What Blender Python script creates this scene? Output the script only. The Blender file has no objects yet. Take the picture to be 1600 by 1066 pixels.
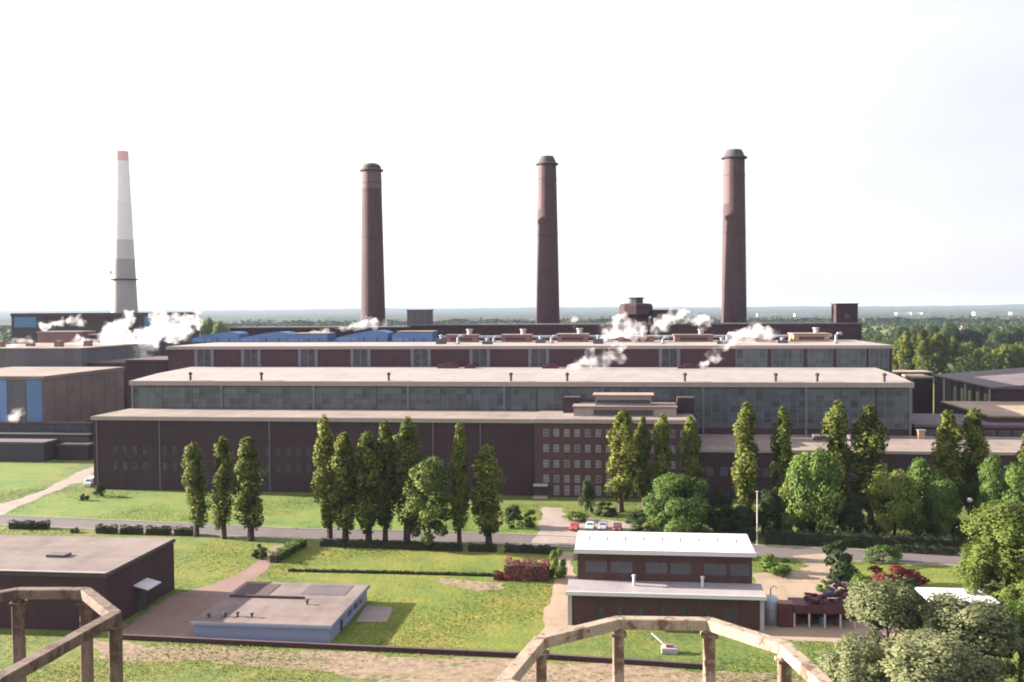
import bpy, bmesh, math, random
import numpy as np
from mathutils import Matrix, Vector, Euler
R = math.radians
sc = bpy.context.scene
C = sc.collection

# ------------------------------------------------------------------ camera
CAM_H = 46.4
PITCH, ROLL, FPX = 1.86, -0.34, 1555.6
cd = bpy.data.cameras.new('camera'); cam = bpy.data.objects.new('camera', cd); C.objects.link(cam)
cd.lens = 35.0; cd.sensor_width = 36.0; cd.clip_start = 0.3; cd.clip_end = 60000
CM = Euler((R(90 - PITCH), 0, 0)).to_matrix() @ Matrix.Rotation(R(ROLL), 3, 'Z')
cam.matrix_world = Matrix.Translation((0, 0, CAM_H)) @ CM.to_4x4()
sc.camera = cam

# ------------------------------------------------------------------ light
VEIL = .8
SUN_EL, SUN_BACK = 18.0, 12.0                       # sun low on the left, a little behind the plant
to_sun = Vector((-math.cos(R(SUN_BACK)) * math.cos(R(SUN_EL)), math.sin(R(SUN_BACK)) * math.cos(R(SUN_EL)), math.sin(R(SUN_EL))))
ld = bpy.data.lights.new('sun', 'SUN'); sun = bpy.data.objects.new('sun', ld); C.objects.link(sun)
ld.energy = 5.0; ld.angle = R(0.5); ld.color = (1.0, 0.90, 0.78)
sun.rotation_euler = to_sun.to_track_quat('Z', 'Y').to_euler()
w = bpy.data.worlds.new('World'); sc.world = w; w.use_nodes = True
nt = w.node_tree; nt.nodes.clear()
sky = nt.nodes.new('ShaderNodeTexSky'); sky.sky_type = 'NISHITA'; sky.sun_disc = False
sky.sun_elevation = R(SUN_EL); sky.sun_rotation = R(270 + SUN_BACK); sky.air_density = 1.0; sky.dust_density = 1.2; sky.ozone_density = 1.0
bg = nt.nodes.new('ShaderNodeBackground'); bg.inputs[1].default_value = 0.066
wo = nt.nodes.new('ShaderNodeOutputWorld')
veil = nt.nodes.new('ShaderNodeMix'); veil.data_type = 'RGBA'; veil.inputs[0].default_value = VEIL
tcw = nt.nodes.new('ShaderNodeTexCoord'); dt = nt.nodes.new('ShaderNodeVectorMath'); dt.operation = 'DOT_PRODUCT'   # thin bright overcast, brighter towards the sun and overhead
dt.inputs[1].default_value = (to_sun.x * .8, to_sun.y * .8, .75); nt.links.new(tcw.outputs['Generated'], dt.inputs[0])
cn = nt.nodes.new('ShaderNodeTexNoise'); cn.inputs['Scale'].default_value = 2.2; cn.inputs['Detail'].default_value = 5
cmp_ = nt.nodes.new('ShaderNodeMapping'); cmp_.inputs['Scale'].default_value = (1, 1, 4); nt.links.new(tcw.outputs['Generated'], cmp_.inputs[0]); nt.links.new(cmp_.outputs[0], cn.inputs['Vector'])
ma = nt.nodes.new('ShaderNodeMath'); ma.operation = 'MULTIPLY_ADD'; ma.inputs[1].default_value = .55; nt.links.new(cn.outputs[0], ma.inputs[0]); nt.links.new(dt.outputs['Value'], ma.inputs[2])
cr_ = nt.nodes.new('ShaderNodeValToRGB'); nt.links.new(ma.outputs[0], cr_.inputs[0]); e_ = cr_.color_ramp.elements
e_[0].position = -.0; e_[0].color = (.55, .53, .65, 1); e_[1].position = .75; e_[1].color = (1, .97, 1.0, 1)
vm = nt.nodes.new('ShaderNodeVectorMath'); vm.operation = 'SCALE'; vm.inputs['Scale'].default_value = 4.9
nt.links.new(cr_.outputs[0], vm.inputs[0]); nt.links.new(vm.outputs[0], veil.inputs[7])
nt.links.new(sky.outputs[0], veil.inputs[6]); nt.links.new(veil.outputs[2], bg.inputs[0]); nt.links.new(bg.outputs[0], wo.inputs[0])
vs = sc.view_settings; vs.view_transform = 'Standard'; vs.look = 'None'; vs.gamma = 1.0; vs.use_curve_mapping = False
vs.exposure = 2.15
sc.render.engine = 'CYCLES'
cy = sc.cycles; cy.max_bounces = 6; cy.diffuse_bounces = 3; cy.glossy_bounces = 2; cy.transmission_bounces = 4
cy.transparent_max_bounces = 12; cy.volume_bounces = 3; cy.use_denoising = True
try: cy.pixel_filter_type = 'BLACKMAN_HARRIS'; cy.filter_width = 1.9
except Exception: pass

# ------------------------------------------------------------------ frames of reference
def ray(px, py): return CM @ Vector(((px - 800) / FPX, -(py - 533) / FPX, -1.0))
def gp(px, py, z=0.0):
    d = ray(px, py); t = (z - CAM_H) / d.z
    return Vector((d.x * t, d.y * t, z))
TH = R(-6.5); CU, SU = math.cos(TH), math.sin(TH)
O = gp(145, 651, 19.0)                                # front left top corner of the brick hall: origin of the plant grid
def W(u, v, z=0.0): return Vector((O.x + u * CU - v * SU, O.y + u * SU + v * CU, z))
def uv(p):
    dx, dy = p.x - O.x, p.y - O.y
    return (dx * CU + dy * SU, -dx * SU + dy * CU)
def U(px, v, py=600):                                 # along-front coordinate where column px meets the plane v
    d = ray(px, py); q = -O.x * -SU + -O.y * CU       # camera's v coordinate
    dv = -d.x * SU + d.y * CU; t = (v - q) / dv
    return uv(Vector((d.x * t, d.y * t, 0)))[0]
def Z(px, py, v):
    d = ray(px, py); q = O.x * SU - O.y * CU
    dv = -d.x * SU + d.y * CU; t = (v - q) / dv
    return CAM_H + d.z * t
def zat(px, py, x, y):                                # height seen at pixel row py above ground point x, y
    d = ray(px, py); t = math.hypot(x, y) / math.hypot(d.x, d.y)
    return CAM_H + d.z * t

# ------------------------------------------------------------------ materials
MATS = {}
def srgb(r, g, b):
    f = lambda c: c / 12.92 if c <= 0.04045 else ((c + 0.055) / 1.055) ** 2.4
    return (f(r / 255), f(g / 255), f(b / 255), 1)
class N:
    def __init__(s, name):
        s.m = bpy.data.materials.new(name); s.m.use_nodes = True; s.t = s.m.node_tree
        s.b = s.t.nodes['Principled BSDF']; s.o = s.t.nodes['Material Output']; MATS[name] = s.m
    def n(s, ty, **k):
        x = s.t.nodes.new(ty)
        for a, b in k.items(): setattr(x, a, b)
        return x
    def l(s, a, b): s.t.links.new(a, b)
    def coord(s, scale=(1, 1, 1), kind='Object'):
        c = s.n('ShaderNodeTexCoord'); mp = s.n('ShaderNodeMapping'); mp.inputs['Scale'].default_value = scale
        s.l(c.outputs[kind], mp.inputs[0]); return mp.outputs[0]
    def noise(s, vec, sc_, det=5, rough=.6):
        x = s.n('ShaderNodeTexNoise'); x.inputs['Scale'].default_value = sc_; x.inputs['Detail'].default_value = det
        x.inputs['Roughness'].default_value = rough; s.l(vec, x.inputs['Vector']); return x.outputs[0]
    def ramp(s, fac, stops):
        r = s.n('ShaderNodeValToRGB'); e = r.color_ramp.elements
        while len(e) < len(stops): e.new(0.5)
        for q, (p, c) in zip(e, stops): q.position = p; q.color = (c[0], c[1], c[2], 1)
        s.l(fac, r.inputs[0]); return r.outputs[0]
    def mix(s, fac, a, b, mode='MIX'):
        x = s.n('ShaderNodeMix', data_type='RGBA', blend_type=mode)
        for inp, val in ((x.inputs[0], fac), (x.inputs[6], a), (x.inputs[7], b)):
            if hasattr(val, 'links') or isinstance(val, bpy.types.NodeSocket): s.l(val, inp)
            elif isinstance(val, (int, float)): inp.default_value = val
            else: inp.default_value = (val[0], val[1], val[2], 1)
        return x.outputs[2]
    def bump(s, h, st, dist=.1):
        x = s.n('ShaderNodeBump'); x.inputs['Strength'].default_value = st; x.inputs['Distance'].default_value = dist
        s.l(h, x.inputs['Height']); s.l(x.outputs[0], s.b.inputs['Normal'])
def sc3(c, k): return tuple(min(1, x * k) for x in c[:3])

def mat_wall(name, col, var=.35, rough=.85, streak=.5, joint=None):
    s = N(name)
    a = s.noise(s.coord(), .12, 4); b = s.noise(s.coord((1.2, 1.2, .06)), 1.0, 5); c = s.noise(s.coord(), 3.0, 4)
    k = s.mix(streak, a, b); k = s.mix(.3, k, c)
    colr = s.ramp(k, [(.3, sc3(col, 1 - var)), (.5, col), (.72, sc3(col, 1 + var))])
    if joint:
        br = s.n('ShaderNodeTexBrick'); br.inputs['Scale'].default_value = 1; br.offset = .5
        br.inputs['Brick Width'].default_value = joint[0]; br.inputs['Row Height'].default_value = joint[1]
        br.inputs['Mortar Size'].default_value = joint[2]
        cc = s.n('ShaderNodeTexCoord'); sp = s.n('ShaderNodeSeparateXYZ'); ad = s.n('ShaderNodeMath', operation='ADD'); cb = s.n('ShaderNodeCombineXYZ')
        s.l(cc.outputs['Object'], sp.inputs[0]); s.l(sp.outputs[0], ad.inputs[0]); s.l(sp.outputs[1], ad.inputs[1])
        s.l(ad.outputs[0], cb.inputs[0]); s.l(sp.outputs[2], cb.inputs[1]); s.l(cb.outputs[0], br.inputs['Vector'])
        br.inputs['Color1'].default_value = (.82, .8, .82, 1); br.inputs['Color2'].default_value = (1.15, 1.12, 1.1, 1); br.inputs['Mortar'].default_value = (1.25, 1.2, 1.2, 1)
        colr = s.mix(.8, colr, br.outputs[0], 'MULTIPLY')
    s.l(colr, s.b.inputs['Base Color']); s.b.inputs['Roughness'].default_value = rough
    s.bump(c, .25, .05); return s.m
def mat_roof(name, col, var=.3, patch=.25):
    s = N(name)
    a = s.noise(s.coord(), .09, 5, .65); b = s.noise(s.coord((.08, .5, 1)), 1.0, 4); c = s.noise(s.coord(), 4.0, 3)
    d = s.noise(s.coord((1, .25, 1)), .35, 5, .7); k = s.mix(.4, a, b); k = s.mix(.35, k, d); k = s.mix(patch, k, c)
    colr = s.ramp(k, [(.37, sc3(col, 1 - var * 1.5)), (.5, col), (.62, sc3(col, 1 + var))])
    s.l(colr, s.b.inputs['Base Color']); s.b.inputs['Roughness'].default_value = .9; s.bump(c, .3, .04); return s.m
def mat_plain(name, col, rough=.6, metal=0.0, var=.15, scale=.6):
    s = N(name); a = s.noise(s.coord(), scale, 4)
    colr = s.ramp(a, [(.3, sc3(col, 1 - var)), (.7, sc3(col, 1 + var))])
    s.l(colr, s.b.inputs['Base Color']); s.b.inputs['Roughness'].default_value = rough; s.b.inputs['Metallic'].default_value = metal; return s.m
def mat_glass(name, col, cell=2.4, var=.5, rough=.18, ch=None):
    s = N(name); cc = s.n('ShaderNodeTexCoord')
    sn = s.n('ShaderNodeVectorMath', operation='SNAP'); sn.inputs[1].default_value = (cell, 50, ch or cell * .6)
    wn = s.n('ShaderNodeTexWhiteNoise'); s.l(cc.outputs['Object'], sn.inputs[0]); s.l(sn.outputs[0], wn.inputs[0])
    oi = s.n('ShaderNodeObjectInfo'); ad = s.n('ShaderNodeVectorMath', operation='ADD'); s.l(sn.outputs[0], ad.inputs[0]); s.l(oi.outputs['Location'], ad.inputs[1])
    s.l(ad.outputs[0], wn.inputs[0])
    big = s.noise(s.coord(), .06, 3); k = s.mix(.35, wn.outputs[0], big)
    colr = s.ramp(k, [(.1, sc3(col, 1 - var)), (.5, col), (.95, sc3(col, 1 + var))])
    s.l(colr, s.b.inputs['Base Color']); s.b.inputs['Roughness'].default_value = rough; return s.m
def mat_leaf(name, c1, c2, trans=.3):
    s = N(name); g = s.n('ShaderNodeNewGeometry'); oi = s.n('ShaderNodeObjectInfo')
    a = s.noise(s.coord(), .35, 3); k = s.mix(.68, g.outputs['Random Per Island'], a); k = s.mix(.22, k, oi.outputs['Random'])
    colr = s.ramp(k, [(.25, c1), (.75, c2)])
    s.l(colr, s.b.inputs['Base Color']); s.b.inputs['Roughness'].default_value = .75; s.b.inputs['Specular IOR Level'].default_value = .2
    t = s.n('ShaderNodeBsdfTranslucent'); s.l(colr, t.inputs[0]); mx = s.n('ShaderNodeMixShader'); mx.inputs[0].default_value = trans
    s.l(s.b.outputs[0], mx.inputs[1]); s.l(t.outputs[0], mx.inputs[2]); s.l(mx.outputs[0], s.o.inputs[0]); return s.m
def mat_grass(name, cols, s1=.03, s2=.9):
    s = N(name); v = s.coord()
    a = s.noise(v, s1, 6, .65); b = s.noise(v, s2, 5, .7); k = s.mix(.45, a, b)
    c3 = s.noise(s.coord((1, 1, 1)), .22, 4, .6); k = s.mix(.33, k, c3)
    colr = s.ramp(k, [(.39 + .22 * i / (len(cols) - 1), c) for i, c in enumerate(cols)])
    s.l(colr, s.b.inputs['Base Color']); s.b.inputs['Roughness'].default_value = .9; s.bump(b, .9, .25); return s.m

BRICK = mat_wall('dark_brick', (.038, .0165, .025), .5, joint=(2.4, .9, .03))
BRICKO = mat_wall('office_brick', (.075, .036, .039), .3, joint=(.9, .45, .03))
BRICKF = mat_wall('foreground_brick', (.042, .016, .021), .4, joint=(.5, .25, .02))
BRICKL = mat_wall('low_building_brick', (.062, .028, .026), .4, joint=(.5, .25, .02))
BRICKM = mat_wall('boiler_brick', (.055, .025, .034), .4, joint=(1.4, .7, .03))
CHIM = mat_wall('chimney_brick', (.068, .038, .045), .3, joint=(1.6, .8, .04), streak=.7)
CHIMCAP = mat_plain('chimney_cap', (.06, .045, .055), .8)
CHIMPALE = mat_wall('chimney_pale_patch', (.12, .08, .078), .2)
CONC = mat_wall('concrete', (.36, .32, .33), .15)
CONCL = mat_wall('haze_paled_concrete', (.56, .51, .52), .12)  # concrete paled in its colour to suggest haze and glare
CONCX = mat_wall('haze_faded_tone', (.82, .75, .77), .1)  # near-white tone: washed-out glow of haze and overexposure put into the colour
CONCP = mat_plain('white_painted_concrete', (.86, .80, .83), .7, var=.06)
CONCR = mat_plain('red_painted_concrete', (.80, .46, .50), .7, var=.08)
BEIGEW = mat_wall('beige_panel_wall', (.175, .13, .112), .15, joint=(6, 3, .06))
GREYW = mat_wall('grey_cladding', (.10, .095, .115), .2, joint=(4, 8, .05))
PURPW = mat_wall('mauve_cladding', (.05, .038, .055), .2)
BLUEW = mat_wall('blue_cladding', (.07, .15, .31), .15, rough=.5)
BLUEL = mat_wall('pale_blue_panel', (.12, .20, .42), .12, rough=.5)
BLUEG = mat_wall('pale_grey_blue_render', (.22, .24, .36), .12)
ROOFP = mat_roof('pink_gravel_roof', (.205, .16, .14))
ROOFW = mat_roof('pale_roof', (.26, .225, .215), .15, .15)
ROOFL = mat_roof('lavender_roof', (.27, .24, .25), .2)
ROOFT = mat_roof('tan_roof', (.28, .21, .175), .25)
ROOFM = mat_roof('mauve_roof', (.10, .078, .09), .25)
ROOFF = mat_roof('weathered_roof_felt', (.16, .122, .112), .35)
ROOFX = mat_roof('white_roof', (.66, .62, .64), .12, .1)
ROOFD = mat_roof('dark_felt', (.07, .042, .05), .3)
FASC = mat_wall('pale_fascia', (.30, .245, .225), .15)
PINKB = mat_wall('vent_brick', (.22, .12, .11), .2)
TANB = mat_wall('tan_render', (.36, .23, .15), .15)
GLASS = mat_glass('hall_glazing', (.075, .086, .098), 2.35)
GLASSD = mat_glass('dark_glazing', (.045, .042, .06), 1.5)
PANE = mat_plain('window_glass', (.07, .075, .10), .12)
PANEL_ = mat_plain('bright_window_glass', (.16, .16, .20), .2)
MULL = mat_plain('mullion_grey', (.125, .125, .155), .5)
MULLP = mat_plain('pale_pilaster', (.14, .125, .165), .7)
WHITE = mat_plain('white_paint', (.55, .53, .55), .5, var=.04)
OFFW = mat_plain('office_window_frame', (.36, .34, .37), .5)
DARK = mat_plain('dark_metal', (.045, .035, .04), .6)
STEEL = mat_plain('grey_steel', (.30, .31, .36), .4, .3)
TANKM = mat_plain('grey_blue_tank_paint', (.30, .34, .42), .45)
MAROON = mat_plain('maroon_paint', (.075, .016, .024), .6, var=.3)
REDP = mat_plain('red_paint', (.38, .03, .03), .35)
TEALP = mat_plain('pale_teal_paint', (.35, .55, .55), .3)
SILVP = mat_plain('silver_paint', (.42, .42, .46), .3, .4)
DREDP = mat_plain('dark_red_paint', (.13, .016, .02), .3)
RUBBER = mat_plain('rubber', (.025, .025, .025), .8)
LAMPW = mat_plain('lamp_head', (.6, .58, .6), .4)
POSTW = mat_plain('pale_post', (.45, .42, .38), .6)
DFRAME = mat_plain('dark_window_frame', (.085, .065, .09), .6)
DBLUE = mat_plain('dark_blue_scrap', (.04, .05, .16), .6)
def mat_worn(name, col, rust):
    s = N(name); a = s.noise(s.coord((1, 1, .35)), 2.2, 6, .7); b = s.noise(s.coord(), 9.0, 5, .7); k = s.mix(.4, a, b)
    c = s.ramp(b, [(.35, sc3(col, .75)), (.65, sc3(col, 1.2))]); s.l(s.mix(s.ramp(k, [(.50, (0, 0, 0)), (.56, (1, 1, 1))]), c, rust), s.b.inputs['Base Color'])
    s.b.inputs['Roughness'].default_value = .85; s.bump(k, .5, .02); return s.m
RAIL = mat_worn('weathered_cream_paint', (.31, .245, .18), (.12, .07, .048))
RAILB = mat_worn('weathered_brown_paint', (.15, .105, .082), (.07, .04, .032))
BARK = mat_wall('bark', (.05, .032, .03), .3, streak=.8)
def mat_track(name, a, g1, g2):
    s = N(name); k = s.mix(.5, s.noise(s.coord((.35, 1, 1)), .22, 5, .65), s.noise(s.coord(), 1.1, 4)); d = s.noise(s.coord(), .7, 4)
    c1 = s.ramp(d, [(.35, sc3(a, .75)), (.65, sc3(a, 1.25))]); c2 = s.ramp(d, [(.35, g1), (.65, g2)])
    f = s.ramp(k, [(.52, (0, 0, 0)), (.61, (1, 1, 1))]); s.l(s.mix(f, c1, c2), s.b.inputs['Base Color']); s.b.inputs['Roughness'].default_value = .95; s.bump(d, .8, .15); return s.m
TRACK = mat_track('worn_track', (.22, .155, .105), (.03, .06, .008), (.09, .10, .015))
ROAD = mat_roof('asphalt', (.105, .085, .085), .18)
PAVE = mat_roof('pale_paving', (.25, .2, .175), .2)
DIRT = mat_roof('sandy_earth', (.28, .205, .145), .25)
YARD = mat_roof('earth_yard', (.19, .12, .10), .22)
SLAB = mat_roof('concrete_pad', (.22, .18, .175), .2)
KERB = mat_plain('kerb_stone', (.34, .29, .26), .8)
GRASS = mat_grass('grass', [(.035, .07, .009), (.075, .115, .013), (.125, .14, .018), (.18, .15, .045)])
LAWN = mat_grass('lawn', [(.055, .10, .008), (.105, .14, .010), (.15, .16, .013), (.20, .17, .035)], .05, 1.2)
LAWNG = mat_grass('fresh_lawn', [(.045, .10, .008), (.075, .14, .010), (.12, .16, .014), (.15, .15, .02)], .05, .8)
L_POP = mat_leaf('poplar_leaf', (.058, .084, .015), (.185, .198, .034))
L_GRN = mat_leaf('green_leaf', (.046, .092, .017), (.13, .19, .038))
L_LIME = mat_leaf('lime_leaf', (.075, .108, .02), (.175, .21, .042))
L_DRK = mat_leaf('dark_leaf', (.013, .03, .010), (.042, .068, .018))
L_SIL = mat_leaf('silver_leaf', (.095, .115, .05), (.27, .28, .14))
L_MAR = mat_leaf('maroon_leaf', (.075, .012, .014), (.20, .035, .03))
L_COP = mat_leaf('copper_leaf', (.13, .035, .04), (.33, .12, .10))
L_FAR = mat_leaf('woodland_leaf', (.02, .04, .012), (.06, .08, .022))

# ------------------------------------------------------------------ mesh helpers
class MB:
    def __init__(s): s.v = []; s.f = []
    def add(s, vs, fs):
        k = len(s.v); s.v += [tuple(p) for p in vs]; s.f += [tuple(i + k for i in f) for f in fs]; return s
    def box(s, x0, x1, y0, y1, z0, z1):
        return s.add([(x0, y0, z0), (x1, y0, z0), (x1, y1, z0), (x0, y1, z0), (x0, y0, z1), (x1, y0, z1), (x1, y1, z1), (x0, y1, z1)],
                     [(0, 3, 2, 1), (4, 5, 6, 7), (0, 1, 5, 4), (1, 2, 6, 5), (2, 3, 7, 6), (3, 0, 4, 7)])
    def ext(s, prof, y0, y1):                          # (x, z) outline, anticlockwise seen from -y, extruded along y
        n = len(prof)
        vs = [(x, y0, z) for x, z in prof] + [(x, y1, z) for x, z in prof]
        return s.add(vs, [tuple(range(n)), tuple(range(2 * n - 1, n - 1, -1))] + [((i + 1) % n, i, n + i, n + (i + 1) % n) for i in range(n)])
    def extx(s, prof, x0, x1):                         # (y, z) outline extruded along x
        n = len(prof)
        vs = [(x0, y, z) for y, z in prof] + [(x1, y, z) for y, z in prof]
        return s.add(vs, [tuple(range(n - 1, -1, -1)), tuple(range(n, 2 * n))] + [(i, (i + 1) % n, n + (i + 1) % n, n + i) for i in range(n)])
    def lathe(s, prof, n=28, cx=0, cy=0, cap=True):    # (r, z) from the bottom up
        vs = []; fs = []
        for r, z in prof:
            for i in range(n):
                a = 2 * math.pi * i / n; vs.append((cx + r * math.cos(a), cy + r * math.sin(a), z))
        for j in range(len(prof) - 1):
            for i in range(n): fs.append((j * n + i, j * n + (i + 1) % n, (j + 1) * n + (i + 1) % n, (j + 1) * n + i))
        if cap: fs.append(tuple(range(n - 1, -1, -1))); fs.append(tuple((len(prof) - 1) * n + i for i in range(n)))
        return s.add(vs, fs)
    def tube(s, pts, rs, n=8):
        pts = [Vector(p) for p in pts]
        if not hasattr(rs, '__len__'): rs = [rs] * len(pts)
        vs = []; fs = []
        for k, p in enumerate(pts):
            d = (pts[min(k + 1, len(pts) - 1)] - pts[max(k - 1, 0)]).normalized()
            a = d.orthogonal().normalized() if abs(d.z) < .9 else Vector((1, 0, 0)); b = d.cross(a).normalized(); a = b.cross(d)
            for i in range(n):
                t = 2 * math.pi * i / n; vs.append(p + a * (rs[k] * math.cos(t)) + b * (rs[k] * math.sin(t)))
        for j in range(len(pts) - 1):
            for i in range(n): fs.append((j * n + i, j * n + (i + 1) % n, (j + 1) * n + (i + 1) % n, (j + 1) * n + i))
        fs.append(tuple(range(n - 1, -1, -1))); fs.append(tuple((len(pts) - 1) * n + i for i in range(n)))
        return s.add(vs, fs)
    def beam(s, a, b, wd, ht):                         # rectangular bar from a to b, top face up
        a, b = Vector(a), Vector(b); d = (b - a).normalized(); side = d.cross(Vector((0, 0, 1))).normalized() * (wd / 2); up = side.cross(d).normalized() * (ht / 2)
        vs = [a - side - up, a + side - up, a + side + up, a - side + up, b - side - up, b + side - up, b + side + up, b - side + up]
        return s.add(vs, [(0, 1, 2, 3), (7, 6, 5, 4), (4, 5, 1, 0), (5, 6, 2, 1), (6, 7, 3, 2), (7, 4, 0, 3)])
    def mesh(s, name, mat, bevel=0, smooth=False):
        me = bpy.data.meshes.new(name); me.from_pydata(s.v, [], s.f)
        bm = bmesh.new(); bm.from_mesh(me); bmesh.ops.recalc_face_normals(bm, faces=bm.faces)
        if bevel: bmesh.ops.bevel(bm, geom=bm.edges[:], offset=bevel, segments=1, affect='EDGES', profile=.5, clamp_overlap=True)
        bm.to_mesh(me); bm.free(); me.materials.append(mat)
        if smooth: me.polygons.foreach_set('use_smooth', [True] * len(me.polygons))
        return me
    def build(s, name, mat, parent=None, loc=(0, 0, 0), bevel=0, smooth=False):
        return put(name, s.mesh(name, mat, bevel, smooth), parent, loc)
def put(name, me, parent=None, loc=(0, 0, 0), rz=0, scale=None, mat=None):
    o = bpy.data.objects.new(name, me); C.objects.link(o); o.location = loc; o.rotation_euler = (0, 0, rz)
    if parent: o.parent = parent
    if scale: o.scale = scale
    if mat: o.material_slots[0].link = 'OBJECT'; o.material_slots[0].material = mat
    return o
def tag(o, label=None, cat=None, group=None, kind=None):
    if label: o['label'] = label
    if cat: o['category'] = cat
    if group: o['group'] = group
    if kind: o['kind'] = kind
    return o
def thing(name, label, cat, loc, rz=TH, group=None):
    o = bpy.data.objects.new(name, None); C.objects.link(o); o.location = loc; o.rotation_euler = (0, 0, rz); o.empty_display_size = .5
    return tag(o, label, cat, group)
_wc = {}
def window(par, x, z, wd, ht, y=0, frame=WHITE, pane=PANE, nx=2, nz=2, t=.09, label=None):
    key = (round(wd, 2), round(ht, 2), frame.name, pane.name, nx, nz)
    if key not in _wc:
        m = MB(); d0, d1 = -.07, .02
        m.box(0, wd, d0, d1, 0, t).box(0, wd, d0, d1, ht - t, ht).box(0, t, d0, d1, t, ht - t).box(wd - t, wd, d0, d1, t, ht - t)
        for i in range(1, nx): m.box(wd * i / nx - t / 3, wd * i / nx + t / 3, d0 + .01, d1, t, ht - t)
        for j in range(1, nz): m.box(t, wd - t, d0 + .015, d1, ht * j / nz - t / 3, ht * j / nz + t / 3)
        _wc[key] = (m.mesh('window', frame), MB().box(t / 2, wd - t / 2, -.02, .05, t / 2, ht - t / 2).mesh('pane', pane))
    a, b = _wc[key]
    o = put('window', a, par, (x - wd / 2, y, z)); put('pane', b, o)
    if label: o['label'] = label
    return o

# ------------------------------------------------------------------ ground, roads, paths
rnd = random.Random(5)
def structure(o): o['kind'] = 'structure'; return o
g = MB().add([(-26000, -3000, 0), (26000, -3000, 0), (26000, 26000, 0), (-26000, 26000, 0)], [(0, 1, 2, 3)])
structure(g.build('ground', GRASS))
BARE = []; FOOT = []
def sheet(name, pts, mat, lvl, rough=.35, world=False):
    P = [p if world else gp(*p) for p in pts]; out = []
    for a, b in zip(P, P[1:] + P[:1]):
        n = max(1, int((b - a).length / 1.6))
        for i in range(n):
            q = a.lerp(b, i / n); f = lambda t: math.sin(t * .31) + .6 * math.sin(t * .83 + 2) + .3 * rnd.gauss(0, 1)
            out.append((q.x + rough * f(q.y * 1.3 + q.x * .4), q.y + rough * f(q.x * 1.1 - q.y * .3 + 9), .004 * lvl))
    if mat not in (LAWN, LAWNG, TRACK): BARE.append([(q[0], q[1]) for q in out])
    return structure(MB().add(out, [tuple(range(len(out)))]).build(name, mat))
def strip(name, line, wd, mat, lvl, rough=.1):
    P = [Vector(p) for p in line]; L = []; Q = []
    for i, p in enumerate(P):
        d = (P[min(i + 1, len(P) - 1)] - P[max(i - 1, 0)]).normalized(); n = Vector((-d.y, d.x, 0)) * (wd / 2)
        L.append(p + n); Q.append(p - n)
    return sheet(name, L + Q[::-1], mat, lvl, rough, True)
sheet('lawn', [(-40, 800), (150, 762), (300, 770), (500, 780), (840, 795), (838, 832), (560, 835), (430, 822), (-40, 812)], LAWNG, 1)
sheet('lawn', [(-120, 770), (-60, 722), (105, 718), (95, 742), (0, 776)], LAWNG, 1)
sheet('lawn', [(262, 840), (415, 846), (440, 858), (405, 882), (330, 914), (268, 928)], LAWN, 1)
sheet('lawn', [(440, 875), (475, 850), (840, 858), (886, 868), (884, 902), (850, 1000), (835, 1018), (520, 1004), (560, 960), (580, 912), (420, 900)], LAWN, 1)
sheet('lawn', [(1290, 880), (1350, 858), (1500, 868), (1560, 880), (1560, 915), (1480, 930), (1380, 925)], LAWN, 1)
sheet('lawn', [(1184, 868), (1230, 872), (1242, 884), (1215, 896), (1184, 898)], LAWNG, 1)
roadline = [gp(*p) for p in [(-200, 806), (0, 813), (250, 824), (450, 834), (650, 838), (850, 845), (1050, 854), (1200, 862), (1400, 871), (1600, 880), (1800, 890)]]
strip('road', roadline, 8.5, ROAD, 3)
for sgn in (-1, 1):
    m = MB()
    for a, b in zip(roadline, roadline[1:]):
        d = (b - a).normalized(); n = Vector((-d.y, d.x, 0)) * 4.45 * sgn
        m.beam(a + n + Vector((0, 0, .05)), b + n + Vector((0, 0, .05)), .35, .2)
    structure(m.build('kerb', KERB))
sheet('side_road', [(-160, 832), (-60, 806), (60, 770), (128, 735), (146, 728), (146, 752), (112, 757), (40, 787), (-20, 815)], PAVE, 4)
sheet('forecourt', [(848, 793), (876, 793), (888, 806), (990, 818), (985, 836), (900, 838), (905, 850), (832, 848), (842, 826)], PAVE, 5)
sheet('path', [(428, 852), (452, 856), (425, 884), (392, 908), (330, 950), (304, 1000), (185, 996), (196, 978), (268, 930), (335, 914), (400, 882)], YARD, 5)
sheet('path', [(872, 862), (896, 864), (896, 990), (842, 1000), (850, 962), (868, 910)], DIRT, 4)
sheet('yard', [(1180, 896), (1225, 895), (1262, 884), (1240, 868), (1290, 864), (1300, 888), (1380, 950), (1420, 1000), (1330, 1004), (1190, 998)], DIRT, 5)
sheet('dirt_road', [(150, 1002), (600, 1024), (1010, 1042), (1340, 1064), (1500, 1080), (1500, 1140), (800, 1120), (600, 1064), (420, 1040), (150, 1030)], TRACK, 4, .6)
sheet('concrete_pad', [(570, 947), (614, 949), (604, 972), (556, 972)], SLAB, 4, .08)
sheet('bare_soil', [(690, 905), (790, 908), (800, 918), (740, 922), (680, 914)], TRACK, 4, .9)

# ------------------------------------------------------------------ main plant
GRP = None
def facade_base(name, label, cat, u0, v0): return thing(name, label, cat, W(u0, v0))

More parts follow.
